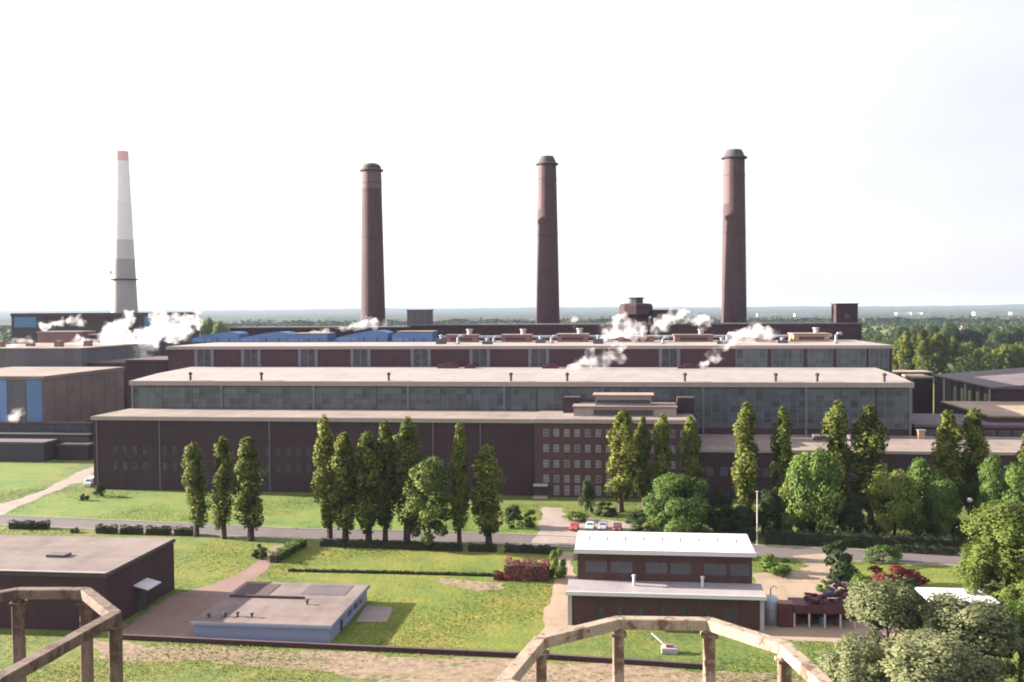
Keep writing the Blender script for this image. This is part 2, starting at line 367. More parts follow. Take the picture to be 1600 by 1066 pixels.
# --- brick hall (front row, left of the offices)
H1 = 19.0; uo0, uo1 = U(835, 0), U(1086, -1.2)
t = facade_base('brick_hall', 'long windowless dark brick hall behind the poplars, left of the office block', 'industrial hall', 0, 0)
MB().box(0, uo0, 0, 20, 0, H1 - .9).build('wall', BRICK, t)
MB().box(-.4, uo0 - .01, -.4, 20, H1 - .9, H1).build('fascia', FASC, t)
MB().box(-.2, uo0 - .02, -.2, 19.9, H1, H1 + .12).build('roof', ROOFP, t)
for px in (147, 248, 420, 592, 676, 750): MB().box(-.12, .12, -.2, -.003, 0, H1 - .95).build('downpipe', MULLP, t, (U(px, 0) + (.5 if px == 147 else 0), 0, 0))
for i in range(15):
    for z in (5.2, 9.4):
        if i in (4, 9): continue
        window(t, 6 + i * 2.7 + (14 if i > 7 else 0), z, 1.0, 1.9, 0, DFRAME, GLASSD, 1, 2)
MB().box(-1.1, 1.1, -.08, .02, 0, 2.6).build('door', DARK, t, (U(610, 0), 0, 0))

# --- office block
t = facade_base('office_block', 'five-storey brick office block with rows of white windows and stepped pale rooftop', 'office building', uo0, -1.2)
Lo = uo1 - uo0; H2 = 19.2
MB().box(0, Lo, 0, 21.2, 0, H2 - .9).build('wall', BRICKO, t)
MB().box(-.3, Lo + .3, -.4, 21.2, H2 - .9, H2).build('fascia', FASC, t)
MB().box(-.1, Lo + .1, -.2, 21.1, H2, H2 + .1).build('roof', ROOFP, t)
for j, zc in enumerate((15.0, 11.2, 7.4, 3.7, .6)):
    for i in range(14):
        x = 2.9 + i * (Lo - 5.0) / 13.3
        if j == 4 and i == 0: continue
        window(t, x, zc, 1.25, 1.75 if j < 4 else 2.3, 0, OFFW, PANEL_ if (i * 7 + j * 3) % 4 else PANE)
a = lambda px: U(px, 8) - uo0
m = MB(); m.box(a(897), a(1056), 7, 18, H2 + .1, H2 + 2.3); m.build('rooftop_storey', FASC, t)
MB().box(a(895), a(1058), 6.6, 18.2, H2 + 2.3, H2 + 2.6).build('rooftop_slab', ROOFP, t)
MB().box(a(928), a(1020), 6.7, 6.98, H2 + .5, H2 + 1.7).build('clerestory', DARK, t)
MB().box(a(930), a(1018), 9.5, 16, H2 + 2.6, H2 + 5.0).build('penthouse', FASC, t)
MB().box(a(926), a(1022), 9.0, 16.4, H2 + 5.0, H2 + 5.3).build('penthouse_roof', ROOFT, t)
MB().box(a(932), a(1016), 9.2, 9.48, H2 + 3.2, H2 + 4.0).build('penthouse_window', DARK, t)
MB().box(a(878), a(905), 14, 18.5, H2 + .1, H2 + 4.2).build('lift_housing', BRICK, t)
MB().box(a(1060), a(1087), 14, 18.5, H2 + .1, H2 + 4.2).build('lift_housing', BRICK, t)
MB().box(-.2, 3.4, -2.4, -.003, 3.0, 3.3).build('entrance_canopy', CONC, t)
MB().box(.5, 2.7, -.1, .02, 0, 2.8).build('entrance_door', DARK, t)
MB().box(-.2, 3.4, -2.8, -.003, 0, .35).build('entrance_step', CONC, t)

# --- turbine hall with glazed front
v2 = 20.0; ul, ur = U(206, v2), U(1424, v2); zt = Z(800, 604, v2)
t = facade_base('turbine_hall', 'long turbine hall with a grey glazed front under a pale flat roof', 'industrial hall', ul, v2)
L = ur - ul
MB().box(0, L, .02, 40, 0, zt).build('wall', BRICKM, t)
MB().box(-.6, L + .6, -.5, 40, zt, zt + 1.3).build('fascia', FASC, t)
MB().extx([(-.3, zt + 1.3), (39.9, zt + 1.3), (39.9, zt + 2.9), (16, zt + 2.3)], -.4, L + .4).build('roof', ROOFW, t)
nb = 24; bw = L / nb; zlo = 15.0
gm = MB().box(.15, bw - .15, -.12, .02, 0, zt - .35 - zlo).mesh('glazing', GLASS)
mm = MB()
for i in range(5): mm.box(i * bw / 4 - .09, i * bw / 4 + .09, -.26, -.1, 0, zt - .4 - zlo)
for j in range(5):
    zz = (zt - .5 - zlo) * j / 4; mm.box(.1, bw - .1, -.2, -.115, zz - .06, zz + .06)
mm = mm.mesh('mullion_grid', MULL)
for i in range(nb):
    o = put('glazing', gm, t, (i * bw, 0, zlo)); put('mullion_grid', mm, o)
for i in range(0, nb + 1, 3): MB().box(-.3, .3, -.45, -.28, 10, zt - .003).build('pilaster', MULLP, t, (min(max(i * bw, .3), L - .3), 0, 0))
for px in (297, 408, 607, 798, 886, 1070, 1212, 1277, 1382):
    MB().lathe([(.35, 0), (.35, 1.6), (.6, 1.65), (.6, 2.1), (.1, 2.4)], 10).build('roof_ventilator', DARK, t, (U(px, v2 + 1) - ul, 1.2, zt + 1.32), smooth=False)

for px, w_, hh in ((700, 3.2, 1.2), (735, 1.6, .8), (860, 2.4, .9), (1075, 3.0, .9)):
    MB().box(-w_, w_, 0, 2.2, 0, hh).box(-w_ * .4, w_ * .5, .4, 1.8, hh, hh + .6).build('roof_equipment', MAROON, t, (U(px, 55) - ul, 34, zt + 2.6))
# --- boiler house
v3 = 60.0; u3, u3r = U(263, v3), U(1394, v3); z3 = Z(800, 541, v3); L = u3r - u3
t = facade_base('boiler_house', 'tall brick boiler house with paired pale window strips and cluttered roof', 'industrial hall', u3, v3)
MB().box(0, L, 0, 50, 0, z3 - .9).build('wall', BRICKM, t)
MB().box(-.4, L + .4, -.4, 50, z3 - .9, z3).build('fascia', FASC, t)
MB().box(-.2, L + .2, -.2, 49.8, z3, z3 + .1).build('roof', ROOFW, t)
for px in (320, 393, 482, 564, 658, 750, 842, 930, 1046):
    x = U(px, v3) - u3
    o = MB().box(-3.2, -2.2, -.3, .02, 24, z3 - .95).box(2.2, 3.2, -.3, .02, 24, z3 - .95).box(-.12, .12, -.2, .02, 24, z3 - .95).build('window_strip', MULLP, t, (x, 0, 0))
    MB().box(-2.19, 2.19, -.1, .02, 24.2, z3 - 1.2).build('pane', GLASSD, o)
for px0, px1 in ((1150, 1198), (1206, 1254), (1262, 1300), (1308, 1352), (1358, 1388)):
    x0, x1 = U(px0, v3) - u3, U(px1, v3) - u3; n = 4
    m = MB()
    for i in range(n + 1): m.box(x0 + (x1 - x0) * i / n - .13, x0 + (x1 - x0) * i / n + .13, -.25, .02, 26, z3 - 1.0)
    for zz in (26, 28.5, 31, z3 - 1.15): m.box(x0 + .13, x1 - .13, -.2, .02, zz - .08, zz + .08)
    o = m.build('large_window', MULL, t); MB().box(x0 + .05, x1 - .05, -.1, .03, 26.05, z3 - 1.1).build('pane', GLASS, o)

# --- rear bunker building
v4 = 112.0
for (p0, p1, py, nm, lb) in ((360, 642, 511, 'bunker_house', 'low dark flat-topped block behind the blue roof housings'),
                             (642, 1346, 506, 'bunker_house', 'long dark brick block rising behind the vents, between second chimney and rooftop tower')):
    ua, ub = U(p0, v4), U(p1, v4); zz = Z((p0 + p1) / 2, py, v4)
    t = facade_base(nm, lb, 'industrial hall', ua, v4)
    MB().box(0, ub - ua - .05, 0, 14, 0, zz - .5).build('wall', BRICK, t)
    MB().box(-.3, ub - ua + .2, -.3, 14.2, zz - .5, zz).build('roof', ROOFM, t)
# rooftop boxes on the bunker house
def roofbox(name, label, cat, px0, px1, py0, v, depth, zb, mat, roofm, cap=None):
    ua, ub = U(px0, v), U(px1, v); zz = Z((px0 + px1) / 2, py0, v)
    t = thing(name, label, cat, W(ua, v, zb)); h = zz - zb
    MB().box(0, ub - ua, 0, depth, 0, h - .3).build('wall', mat, t)
    MB().box(-.3, ub - ua + .3, -.3, depth + .3, h - .3, h).build('roof', roofm, t)
    return t, ub - ua, h
z4 = Z(1000, 506, v4)
t, l, h = roofbox('water_tank', 'grey cube-shaped rooftop tank right of the second chimney', 'tank', 637, 671, 484, v4 + 3, 8, z4 - 1, GREYW, ROOFM)
for x in (1.5, l / 2, l - 1.5): MB().box(x - .12, x + .12, -.12, -.003, .2, h - .35).build('rib', MULL, t)
t, l, h = roofbox('stair_tower', 'dark square brick turret on the roof right of the fourth chimney', 'tower', 1306, 1340, 474, v4 + 3, 8, z4 - 1, BRICK, ROOFD)
window(t, l / 2, 2.5, 1.6, 1.4, 0, MULL, GLASSD)
# octagonal brick tower
ub_, va = U(994, v4 + 6), v4 + 6
t = thing('stair_tower', 'octagonal brick tower with small dark cap between third and fourth chimneys', 'tower', W(ub_, va, z4 - 1)); zc = Z(994, 474, va) - z4 + 1
rr = (U(1020, va) - U(970, va)) / 2 / .96
MB().lathe([(rr * .7, 0), (rr * .7, zc - 5.2), (rr, zc - 3.9), (rr, zc - 1), (rr * .9, zc - .2), (rr * .55, zc)], 8).build('wall', BRICK, t)
MB().lathe([(rr * .42, zc), (rr * .42, zc + 1.7), (rr * .5, zc + 1.75), (rr * .5, zc + 2.1)], 8).build('cap', DARK, t)
roofbox('plant_room', 'low dark brick plant room beside the octagonal rooftop tower', 'rooftop structure', 1018, 1058, 484, v4 + 4, 8, z4 - 1, BRICK, ROOFD)

# --- blue roof housings
zr = z3 + .1; vb = 98.0
H = [(300, 374, 519, 1, 'leftmost blue rooftop housing with sloping top, beside the steam'), (374, 452, 519, 1, 'second blue rooftop housing from the left, sloping up to the right'),
     (448, 512, 522, 0, 'low blue rooftop housing under a white puff, middle of the five'), (524, 606, 517, 1, 'long blue rooftop housing in front of the dark second chimney'),
     (612, 676, 519, 0, 'short blue rooftop housing with pale flat lid, nearest the grey tank')]
for p0, p1, py, slope, lb in H:
    ua, ub = U(p0, vb), U(p1, vb); l = ub - ua; h = Z((p0 + p1) / 2, py, vb) - zr
    t = thing('vent_housing', lb, 'rooftop housing', W(ua, vb, zr), group='blue housings on the boiler house roof')
    if slope: prof = [(0, 0), (l, 0), (l, h * .8), (l * .93, h * .97), (l * .8, h), (l * .62, h * .95), (l * .4, h * .78), (l * .12, h * .5), (0, h * .35)]
    else: prof = [(0, 0), (l, 0), (l, h), (l * .12, h * .96), (l * .03, h * .7)]
    MB().ext(prof, 0, 10).build('body', BLUEW, t)
    MB().box(l * .06, l * .42, -.14, -.003, .3, h * .42).build('panel', BLUEL, t)
    if not slope: MB().box(l * .14, l * 1.01, -.3, 10.2, h + .003, h + .3).build('lid', ROOFT, t)
    for k in (.3, .55, .8): MB().box(l * k - .1, l * k + .1, -.2, -.003, 0, h * .45).build('rib', DARK, t)
# --- brick ventilation blocks
V = [(698, 745, 523, 6, PINKB, ROOFP, 'brown brick roof vent nearest the blue housings'), (784, 828, 523, 9, PINKB, ROOFP, 'brown brick roof vent left of the third chimney base'),
     (871, 918, 522, 11, PINKB, ROOFP, 'pinkish brick roof vent just right of the third chimney'), (966, 1022, 525, 7, PINKB, ROOFT, 'brown roof vent under the steam below the octagonal tower'),
     (1054, 1114, 523, 8, PINKB, ROOFP, 'wide brown roof vent left of the fourth chimney, steam behind it'), (1150, 1206, 520, 8, TANB, ROOFT, 'tan roof vent wrapped in steam right of the fourth chimney'),
     (1240, 1296, 521, 10, TANB, ROOFT, 'ochre roof vent block at the bare right end of the roof')]
for p0, p1, py, dp, wm, rm, lb in V:
    vv = 92.0; ua, ub = U(p0, vv), U(p1, vv); l = ub - ua; h = Z((p0 + p1) / 2, py, vv) - zr
    t = thing('roof_vent', lb, 'rooftop vent', W(ua, vv, zr), group='brick vents on the boiler house roof')
    MB().box(0, l, 0, dp, 0, h - .35).build('wall', wm, t)
    MB().box(-.4, l + .4, -.4, dp + .4, h - .35, h).build('roof', rm, t)
    MB().lathe([(.9, h), (.9, h + 1.4), (1.2, h + 1.45), (1.2, h + 1.8)], 12, l * .72, dp * .6).build('exhaust', CONC, t)
    MB().box(l * .15, l * .85, -.1, -.003, h * .25, h * .6).build('louvre', ROOFD, t)

rc = random.Random(8)
for k, px in enumerate((690, 716, 762, 772, 845, 862, 935, 1036, 1128, 1136, 1222, 1306)):
    vv = rc.uniform(72, 90); t = thing('roof_duct', 'small grey duct or cowl standing among the brick roof vents', 'rooftop duct', W(U(px, vv), vv, zr), group='small ducts on the boiler house roof')
    hh = rc.uniform(1.2, 2.6)
    if k % 2: MB().tube([(0, 0, 0), (0, 0, hh), (.5, 0, hh + .5), (1.6, 0, hh + .5), (1.9, 0, hh + .1)], .45, 10).build('duct', STEEL, t); MB().box(-.7, .7, -.7, .7, 0, .4).build('base', CONC, t)
    else: MB().box(-1.6, 1.6, -1, 1, 0, hh * .7).build('casing', GREYW, t); MB().lathe([(.5, hh * .7), (.5, hh), (.75, hh + .05), (.75, hh + .3), (.1, hh + .6)], 10).build('cowl', STEEL, t)
uR0, uR1 = U(690, 104), U(1300, 104)
t = thing('roof_pipe', 'long grey pipe on low trestles along the back of the vent roof', 'pipe', W(uR0, 104, zr))
MB().tube([(0, 0, 1.5), (uR1 - uR0, 0, 1.5)], .5, 10).build('pipe', STEEL, t)
for k in range(16): MB().box(-.15, .15, -.5, .5, 0, 1.02).build('trestle', DARK, t, (2 + k * (uR1 - uR0 - 4) / 15, 0, 0))

# --- chimneys
def chimney(px, v, ptop, pbase_w, top_w, label, cap, pale):
    u = U(px, v, 400); p = W(u, v); dist = math.hypot(p.x, p.y); zt_ = zat(px, ptop, p.x, p.y); s = dist / FPX
    rt = top_w / 2 * s; rb = pbase_w / 2 * s; z0 = 42.0; slope = (rb - rt) / (zt_ - z0)
    r = lambda z: rt + slope * (zt_ - z)
    t = thing('chimney', label, 'chimney', p, group='brick chimneys of the plant')
    zs = [0, 20, 42, 60, 74, 90, zt_ - 2.6]
    MB().lathe([(r(z), z) for z in zs], 40).build('shaft', CHIM, t, smooth=False)
    for z in (75.0, 96.0): MB().lathe([(r(z) + .02, z - .25), (r(z) + .14, z - .2), (r(z) + .14, z + .2), (r(z) + .02, z + .25)], 40, cap=False).build('band', CHIMCAP, t)
    zc = zt_ - 2.6
    MB().lathe([(rt * 1.02, zc), (rt * 1.25, zc + .2), (rt * 1.25, zc + .7), (rt * 1.05, zc + .9), (rt * 1.02, zc + 1.0)], 40).build('gallery', CHIMCAP, t)
    if cap == 'dome': prof = [(rt * 1.0, zc + 1.0), (rt * .98, zc + 2.0), (rt * .8, zc + 2.7), (rt * .45, zc + 3.2)]
    else: prof = [(rt * 1.0, zc + 1.0), (rt * .9, zc + 2.0), (rt * .72, zc + 3.4), (rt * .5, zc + 3.5)]
    MB().lathe(prof, 32).build('crown', CHIMCAP, t)
    if pale == 'ring': MB().lathe([(r(zc - 6.8) + .05, zc - 6.8), (r(zc) + .05, zc - .05)], 40, cap=False).build('pale_ring', CHIMPALE, t)
    else:                                             # pale repaired strip down the left of the shaft
        m = MB(); zA, zB = zc - 17.0, zc - .1; n = 8
        for z in (zA, zB):
            for i in range(n + 1):
                an = R(183 + i * 7.2); q = r(z) + .06; m.v.append((q * math.cos(an), q * math.sin(an), z))
        for i in range(n): m.f.append((i, i + 1, n + 2 + i, n + 1 + i))
        m.build('pale_strip', CHIMPALE, t)
    return t
chimney(582, 140, 258, 38, 29, 'shortest brick chimney, with a domed grey cap above a pale ring', 'dome', 'ring')
chimney(855.5, 140, 248, 37, 28, 'middle brick chimney with a dark gallery and flat cap', 'flat', 'strip')
chimney(1147, 140, 238, 38, 31, 'rightmost brick chimney, tallest of the dark ones', 'flat', 'strip')
vW = 300.0; u = U(193, vW, 400); p = W(u, vW); dist = math.hypot(p.x, p.y); s = dist / FPX; ztop = zat(186, 237, p.x, p.y)
t = thing('chimney', 'pale concrete chimney with red and white bands, farthest left', 'chimney', p)
zb_ = zat(193, 490, p.x, p.y); rr = lambda z: s * (9.2 + 9.4 * (ztop - z) / (ztop - zb_))
zz = [0, zb_, zat(193, 437, p.x, p.y), zat(193, 405, p.x, p.y)]
MB().lathe([(rr(z), z) for z in zz], 36).build('shaft', CONC, t)
bands = [405, 375, 345, 318, 290, 262, 252, 237]  # lower bands step paler as painted-in haze fade; upper ones are white and red paint
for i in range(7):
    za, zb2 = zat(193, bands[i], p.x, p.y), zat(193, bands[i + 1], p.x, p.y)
    MB().lathe([(rr(za), za + .003), (rr(zb2), zb2)], 36).build('paint_and_haze_band', [CONCL, CONCX, CONCX, CONCP, CONCP, CONCP, CONCR][i], t)
zg = zat(193, 437, p.x, p.y); MB().lathe([(rr(zg), zg - .4), (rr(zg) + 1.3, zg), (rr(zg) + 1.3, zg + .35), (rr(zg), zg + .4)], 36).build('gallery', DARK, t)
zg = zat(193, 426, p.x, p.y); MB().box(-rr(zg) - 1.6, -rr(zg) + .2, -.5, .5, zg - 1, zg + 1).build('lamp_bracket', DARK, t)

# ------------------------------------------------------------------ left complex
def hall(name, label, cat, p0, p1, v, depth, ptop, wm, rm, z0=0, fas=.6, cpx=None):
    ua, ub = U(p0, v), U(p1, v); zz = Z(cpx or (p0 + p1) / 2, ptop, v)
    t = thing(name, label, cat, W(ua, v, z0)); l = ub - ua
    MB().box(0, l, 0, depth, 0, zz - fas - z0).build('wall', wm, t)
    MB().box(-.3, l + .3, -.3, depth + .3, zz - fas - z0, zz - z0).build('roof', rm, t)
    return t, l, zz - z0
vB = uv(gp(68, 592, 24.6))[1]
t, l, h = hall('panel_building', 'beige panel-walled building with blue front strips left of the brick hall', 'industrial building', -130, 68, vB, 52, 588, BEIGEW, ROOFP, 0, 1.1, 40)
for p0, p1, m_ in ((-30, 11, BLUEL), (42, 66, BLUEW)):
    a0, a1 = U(p0, vB) - U(-130, vB), U(p1, vB) - U(-130, vB); MB().box(a0, a1, -.3, -.003, 8.5, h - 1.3).build('blue_panel', m_, t)
a0, a1 = U(13, vB) - U(-130, vB), U(40, vB) - U(-130, vB); MB().box(a0, a1, -.2, -.003, 10, h - 1.5).build('shutter', GREYW, t)
for k in range(6): MB().box(-.12, .12, 0, .25, 2, h - 1.2).build('wall_joint', BEIGEW, t, (l + .003, 6 + k * 8, 0), )
vC = vB + 58
t, l, h = hall('grey_hall', 'grey-clad hall behind the beige building, pinkish gravel on its roof', 'industrial hall', -80, 128, vC, 60, 544, GREYW, ROOFP, 0, .5)
for k in range(5): MB().box(-1.2, 1.2, -1, 2, 0, 2.2).build('skylight', PINKB, t, (l * (.25 + .15 * k), 12 + 7 * (k % 3), h + .003))
hall('link_building', 'dark low connecting block between grey hall and boiler house', 'industrial building', 128, 214, vC + 4, 30, 566, PURPW, ROOFM)
hall('coal_bunker', 'dark brick block against the left end of the boiler house', 'industrial building', 198, 262, v3 + 8, 24, 562, BRICK, ROOFD)
vA = vC + 130
t, l, h = hall('long_hall', 'long dark flat-topped hall at the foot of the pale striped chimney', 'industrial hall', 20, 268, vA, 30, 489, PURPW, ROOFD, 0, 1.6)
for a_, b_ in ((.02, .16), (.84, .98)): MB().box(l * a_, l * b_, -.25, -.003, h - 7.5, h - 2).build('blue_cladding', BLUEW, t)
MB().box(l * .2, l * .8, -.25, -.003, h - 6, h - 2.2).build('brick_band', BRICKM, t)
t, l, h = hall('dust_filter', 'mauve filter housing right of the long dark hall, half hidden by steam', 'industrial structure', 252, 292, vC + 70, 14, 501, PURPW, ROOFM)
for p0, p1, py, lb in ((60, 128, 518, 'brown rooftop block before the long dark hall, with orange-tinted lid'), (140, 196, 522, 'mauve rooftop block below the pale striped chimney')):
    hall('filter_house', lb, 'industrial building', p0, p1, vC + 66, 12, py, PINKB if p0 < 100 else PURPW, ROOFT)
# low dark structures before the beige building
vL = uv(gp(70, 722))[1]
t, l, h = hall('low_shed', 'low mauve shed at the far left edge of the grass', 'shed', -120, 66, vL, 7, 690, PURPW, ROOFM)
t, l, h = hall('pump_house', 'small dark brick pump house left of the brick hall corner', 'shed', 88, 136, vL + 4, 9, 694, BRICK, ROOFD)
uL0, uL1 = U(-140, vL + 8), U(138, vL + 8)
t = thing('pipe_bridge', 'dark elevated pipe bridge running before the beige building', 'pipe bridge', W(uL0, vL + 8)); l = uL1 - uL0
MB().box(0, l, 0, 2.6, 5.2, 6.8).build('gallery', DARK, t)
for k, r_ in enumerate((.45, .35, .5)): MB().tube([(0, .5 + .8 * k, 7.3), (l, .5 + .8 * k, 7.3)], r_, 10).build('pipe', DARK if k != 1 else PURPW, t)
for k in range(9): MB().box(-.3, .3, .3, 2.3, 0, 5.2).build('support', BRICKM, t, (1 + k * (l - 2) / 8, 0, 0))
uL0, uL1 = U(-140, vL + 12), U(140, vL + 12)
t = thing('conveyor_gallery', 'long enclosed dark conveyor gallery above the pipe bridge', 'conveyor', W(uL0, vL + 12)); l = uL1 - uL0
MB().box(0, l, 0, 4, 7.6, 10.4).build('body', PURPW, t); MB().box(-.2, l + .2, -.2, 4.2, 10.4, 10.7).build('roof', ROOFD, t)
for k in range(6): MB().box(-.4, .4, .5, 3.5, 0, 7.6).build('support', DARK, t, (2 + k * (l - 4) / 5, 0, 0))
for k in range(12): MB().box(0, 2.4, -.06, .02, 8.6, 9.7).build('window_band', GLASSD, t, (1.5 + k * (l - 5) / 11, 0, 0))

uS, vS = U(70, vB) + 3.0, vB - 2
t = thing('conveyor_gallery', 'dark conveyor gallery running back beside the beige panel wall', 'conveyor', W(uS, vS))
MB().box(0, 3.4, 0, 54, 6.4, 9.2).build('body', PURPW, t); MB().box(-.2, 3.6, -.2, 54.2, 9.2, 9.5).build('roof', ROOFD, t)
for k in range(7): MB().box(.4, 3.0, -.3, .3, 0, 6.4).build('support', DARK, t, (0, 2 + k * 8, 0))

# ------------------------------------------------------------------ right complex
uA, uB = uo1 + .6, U(1720, 0); zA = Z(1300, 704, 0)
t = facade_base('annex', 'long low brick annex with pink roof behind the right-hand poplars', 'industrial building', uA, 0); L = uB - uA
MB().box(0, L, 0, 19.9, 0, zA - .7).build('wall', BRICK, t)
MB().box(-.2, L, -.3, 19.9, zA - .7, zA).build('fascia', FASC, t)
MB().extx([(-.2, zA), (19.85, zA), (19.85, zA + 1.2)], -.1, L).build('roof', ROOFP, t)
for k in range(26): window(t, 3 + k * 3.4, 5.6, 1.6, 2.0, 0, MULL, PANE)
for px in (1290, 1345): MB().box(-3, 3, 12, 17, zA + .6, zA + 1.9).build('skylight', ROOFM, t, (U(px, 14) - uA, 0, 0))
z_ = zA + 1; uv_ = U(1434, 19)
t = thing('roof_outlet', 'small cream roof outlet lit by the sun on the annex roof', 'vent', W(uv_, 16, z_ - .1)); MB().box(-.8, .8, -.8, .8, 0, 2.1).build('wall', TANB, t); MB().box(-1, 1, -1, 1, 2.1, 2.35).build('cap', FASC, t)
ur_ = U(1427, 24)
t, l, h = hall('workshop', 'flat mauve-roofed workshop right of the glazed hall, dark strip windows', 'industrial building', 1430, 1740, 21, 26, 664, BRICK, ROOFM, 0, .7)
for k in range(14): window(t, 4 + k * 3.6, h - 3.2, 2.6, 1.6, 0, MULL, GLASSD)
# long brick hall with the mauve roof
vf = uv(gp(1460, 585, 22.0))[1]; vn = vf - 58; uf = uv(gp(1460, 585, 22.0))[0]
t = thing('brick_workshop', 'dark brick hall with a low mauve pitched roof on the right', 'industrial hall', W(uf, vn)); h = 21.4; d = 58
MB().box(0, 70, 0, d, 0, h).build('wall', BRICK, t)
MB().ext([(-.6, h), (70.6, h), (70.6, h + .5), (35, h + 3.4), (-.6, h + .5)], -.6, d + .6).build('roof', ROOFM, t)
for k in range(8): MB().box(-.35, .02, -.5, .5, 2, h - .1).build('buttress', BRICKM if k % 3 else CONC, t, (0, 3 + k * 7.2, 0))
for k in range(7): MB().box(-.08, .02, -1.4, 1.4, 6, h - 2).build('tall_window', GLASSD, t, (0, 6.6 + k * 7.2, 0))
t, l, h = hall('flat_building', 'beige flat-roofed block at the right edge before the mauve pitched roof', 'industrial building', 1548, 1780, vn - 42, 40, 650, BRICKM, DIRT, 0, .5)
for k in range(6): window(t, 4 + k * 4, h - 4, 2, 1.6, 0, MULL, PANE)
hall('store_house', 'dark brick store between boiler house and mauve pitched roof', 'building', 1427, 1458, vf + 2, 14, 589, BRICK, ROOFT)
t, l, h = hall('boundary_shed', 'thin brown shed roof right of the boiler house end', 'shed', 1392, 1456, vf + 30, 10, 581, BRICK, ROOFT)

# ------------------------------------------------------------------ foreground buildings
for c0, c1, dd in ((gp(166, 987), None, 22), (gp(304, 998), gp(514, 1007), 20), (gp(890, 976), gp(1190, 982), 16.5)):
    a_ = uv(c0); FOOT.append((a_[0] - 41, a_[0], a_[1], a_[1] + dd) if c1 is None else (a_[0], uv(c1)[0], a_[1], a_[1] + dd))
# brick shed at the left
uF, vF = uv(gp(166, 987)); hF = 8.4
t = thing('brick_workshop', 'dark brick flat-roofed building at lower left with a pale weathered roof', 'building', W(uF, vF))
MB().box(-40, 0, 0, 22, 0, hF - .5).build('wall', BRICKF, t)
MB().box(-40.2, .25, -.25, 22.2, hF - .5, hF - .1).build('fascia', DARK, t)
MB().box(-40, .1, 0, 22.05, hF - .1, hF + .1).build('roof', ROOFF, t)
MB().box(-40.1, .12, -.28, .3, hF + .1, hF + .22).build('roof_edge', FASC, t)
MB().box(-.003, .12, 9, 12, 0, 3.2).build('door', DARK, t)
MB().add([(0, 8.2, 4.3), (2.3, 8.2, 3.7), (2.3, 12.6, 3.7), (0, 12.6, 4.3), (0, 8.2, 4.45), (2.3, 8.2, 3.85), (2.3, 12.6, 3.85), (0, 12.6, 4.45)], [(0, 1, 2, 3), (4, 5, 6, 7), (0, 1, 5, 4), (1, 2, 6, 5), (2, 3, 7, 6), (3, 0, 4, 7)]).build('door_canopy', WHITE, t)
for k in range(6): window(t, -4 - k * 6, 4.4, 2.2, 1.6, 0, DARK, GLASSD)
MB().box(-14, -11, 8, 10, hF + .1, hF + .5).build('skylight', ROOFM, t)
# flat pale blue building
u0, v0 = uv(gp(304, 998)); u1 = uv(gp(514, 1007))[0]; l = u1 - u0; hb = 2.5
t = thing('flat_building', 'low flat-roofed building with pale blue walls and a patched felt roof', 'building', W(u0, v0))
MB().box(0, l, 0, 20, 0, hb - .4).build('wall', BLUEG, t)
MB().box(-.4, l + .4, -.5, 20.4, hb - .4, hb).build('fascia', BLUEG, t)
MB().box(-.3, l + .3, -.4, 20.3, hb, hb + .08).build('roof', ROOFF, t)
MB().box(.5, l * .62, 11.5, 11.9, hb + .08, hb + .45).build('roof_upstand', ROOFD, t)
MB().box(.5, l * .3, 13, 19, hb + .08, hb + .14).build('felt_patch', ROOFD, t)
MB().box(l * .55, l * .9, 14, 19.3, hb + .08, hb + .13).build('felt_patch', ROOFM, t)
for x, y in ((1.5, 1.5), (3.6, 2.2), (5.4, 2.4), (7.6, 2.2), (13.5, 9)):
    MB().lathe([(.16, 0), (.16, .4), (.3, .43), (.3, .6), (.05, .7)], 10).build('roof_outlet', DARK, t, (x, y, hb + .08))
for k in range(3): MB().box(-.05, .06, 0, 2.0, .9, 2.2).build('window_band', GLASSD, t, (l + .003, 9 + k * 3.2, 0))
MB().box(-.05, .06, 0, 1.1, 0, 2.1).build('door', MAROON, t, (l + .003, 5, 0))
# white-roofed two-level building
uF, vF = uv(gp(890, 976)); uR = uv(gp(1190, 982))[0]; l = uR - uF
t = thing('white_roof_building', 'two-level brick building with bright white roofs and a lean-to front', 'building', W(uF, vF))
hl, hu = 4.65, 9.9
MB().box(0, l, 0, 4.4, 0, hl).build('lower_wall', BRICKL, t)
MB().box(1.0, l - .9, 4.45, 14.4, 0, hu - .1).build('upper_wall', BRICKL, t)
MB().extx([(-.7, hl), (-.7, hl + .35), (4.43, hl + .85), (4.43, hl)], -.4, l + .4).build('lean_to_roof', ROOFL, t)
MB().box(-.5, l + .5, -.95, -.7, hl - .05, hl + .5).build('gutter', WHITE, t)
MB().extx([(3.6, hu - .1), (3.6, hu + .25), (14.6, hu + .7), (14.6, hu - .1)], .6, l - .5).build('main_roof', ROOFX, t)
MB().box(.5, l - .4, 3.35, 3.6, hu - .2, hu + .45).build('roof_edge', WHITE, t)
for k in range(9): MB().lathe([(.14, 0), (.14, .5), (.26, .55), (.26, .75), (.05, .85)], 10).build('roof_outlet', STEEL, t, (2.6 + k * (l - 5.4) / 8, 8.6, hu + .42))
for x0, x1 in ((2.2, 5.4), (6.0, 9.2), (11.2, 14.4), (14.8, 17.8), (19.8, 23.0), (23.6, 26.4)):
    window(t, (x0 + x1) / 2, hl + 2.0, x1 - x0, 1.7, 4.45, DFRAME, PANE, 4, 2)
for x in (4.6, 7.6, 10.6, 13.4, 16.6, 19.8): MB().box(-.45, .45, -.06, .02, .9, 3.0).build('narrow_window', GLASSD, t, (x, 0, 0))
MB().box(-.9, .9, -.06, .02, 0, 3.0).build('door', DARK, t, (23.2, 0, 0))
for x in (.06, l - .06): MB().box(-.3, .3, -.25, -.003, 0, hl - .1).build('corner_pier', CONC, t, (x, 0, 0))
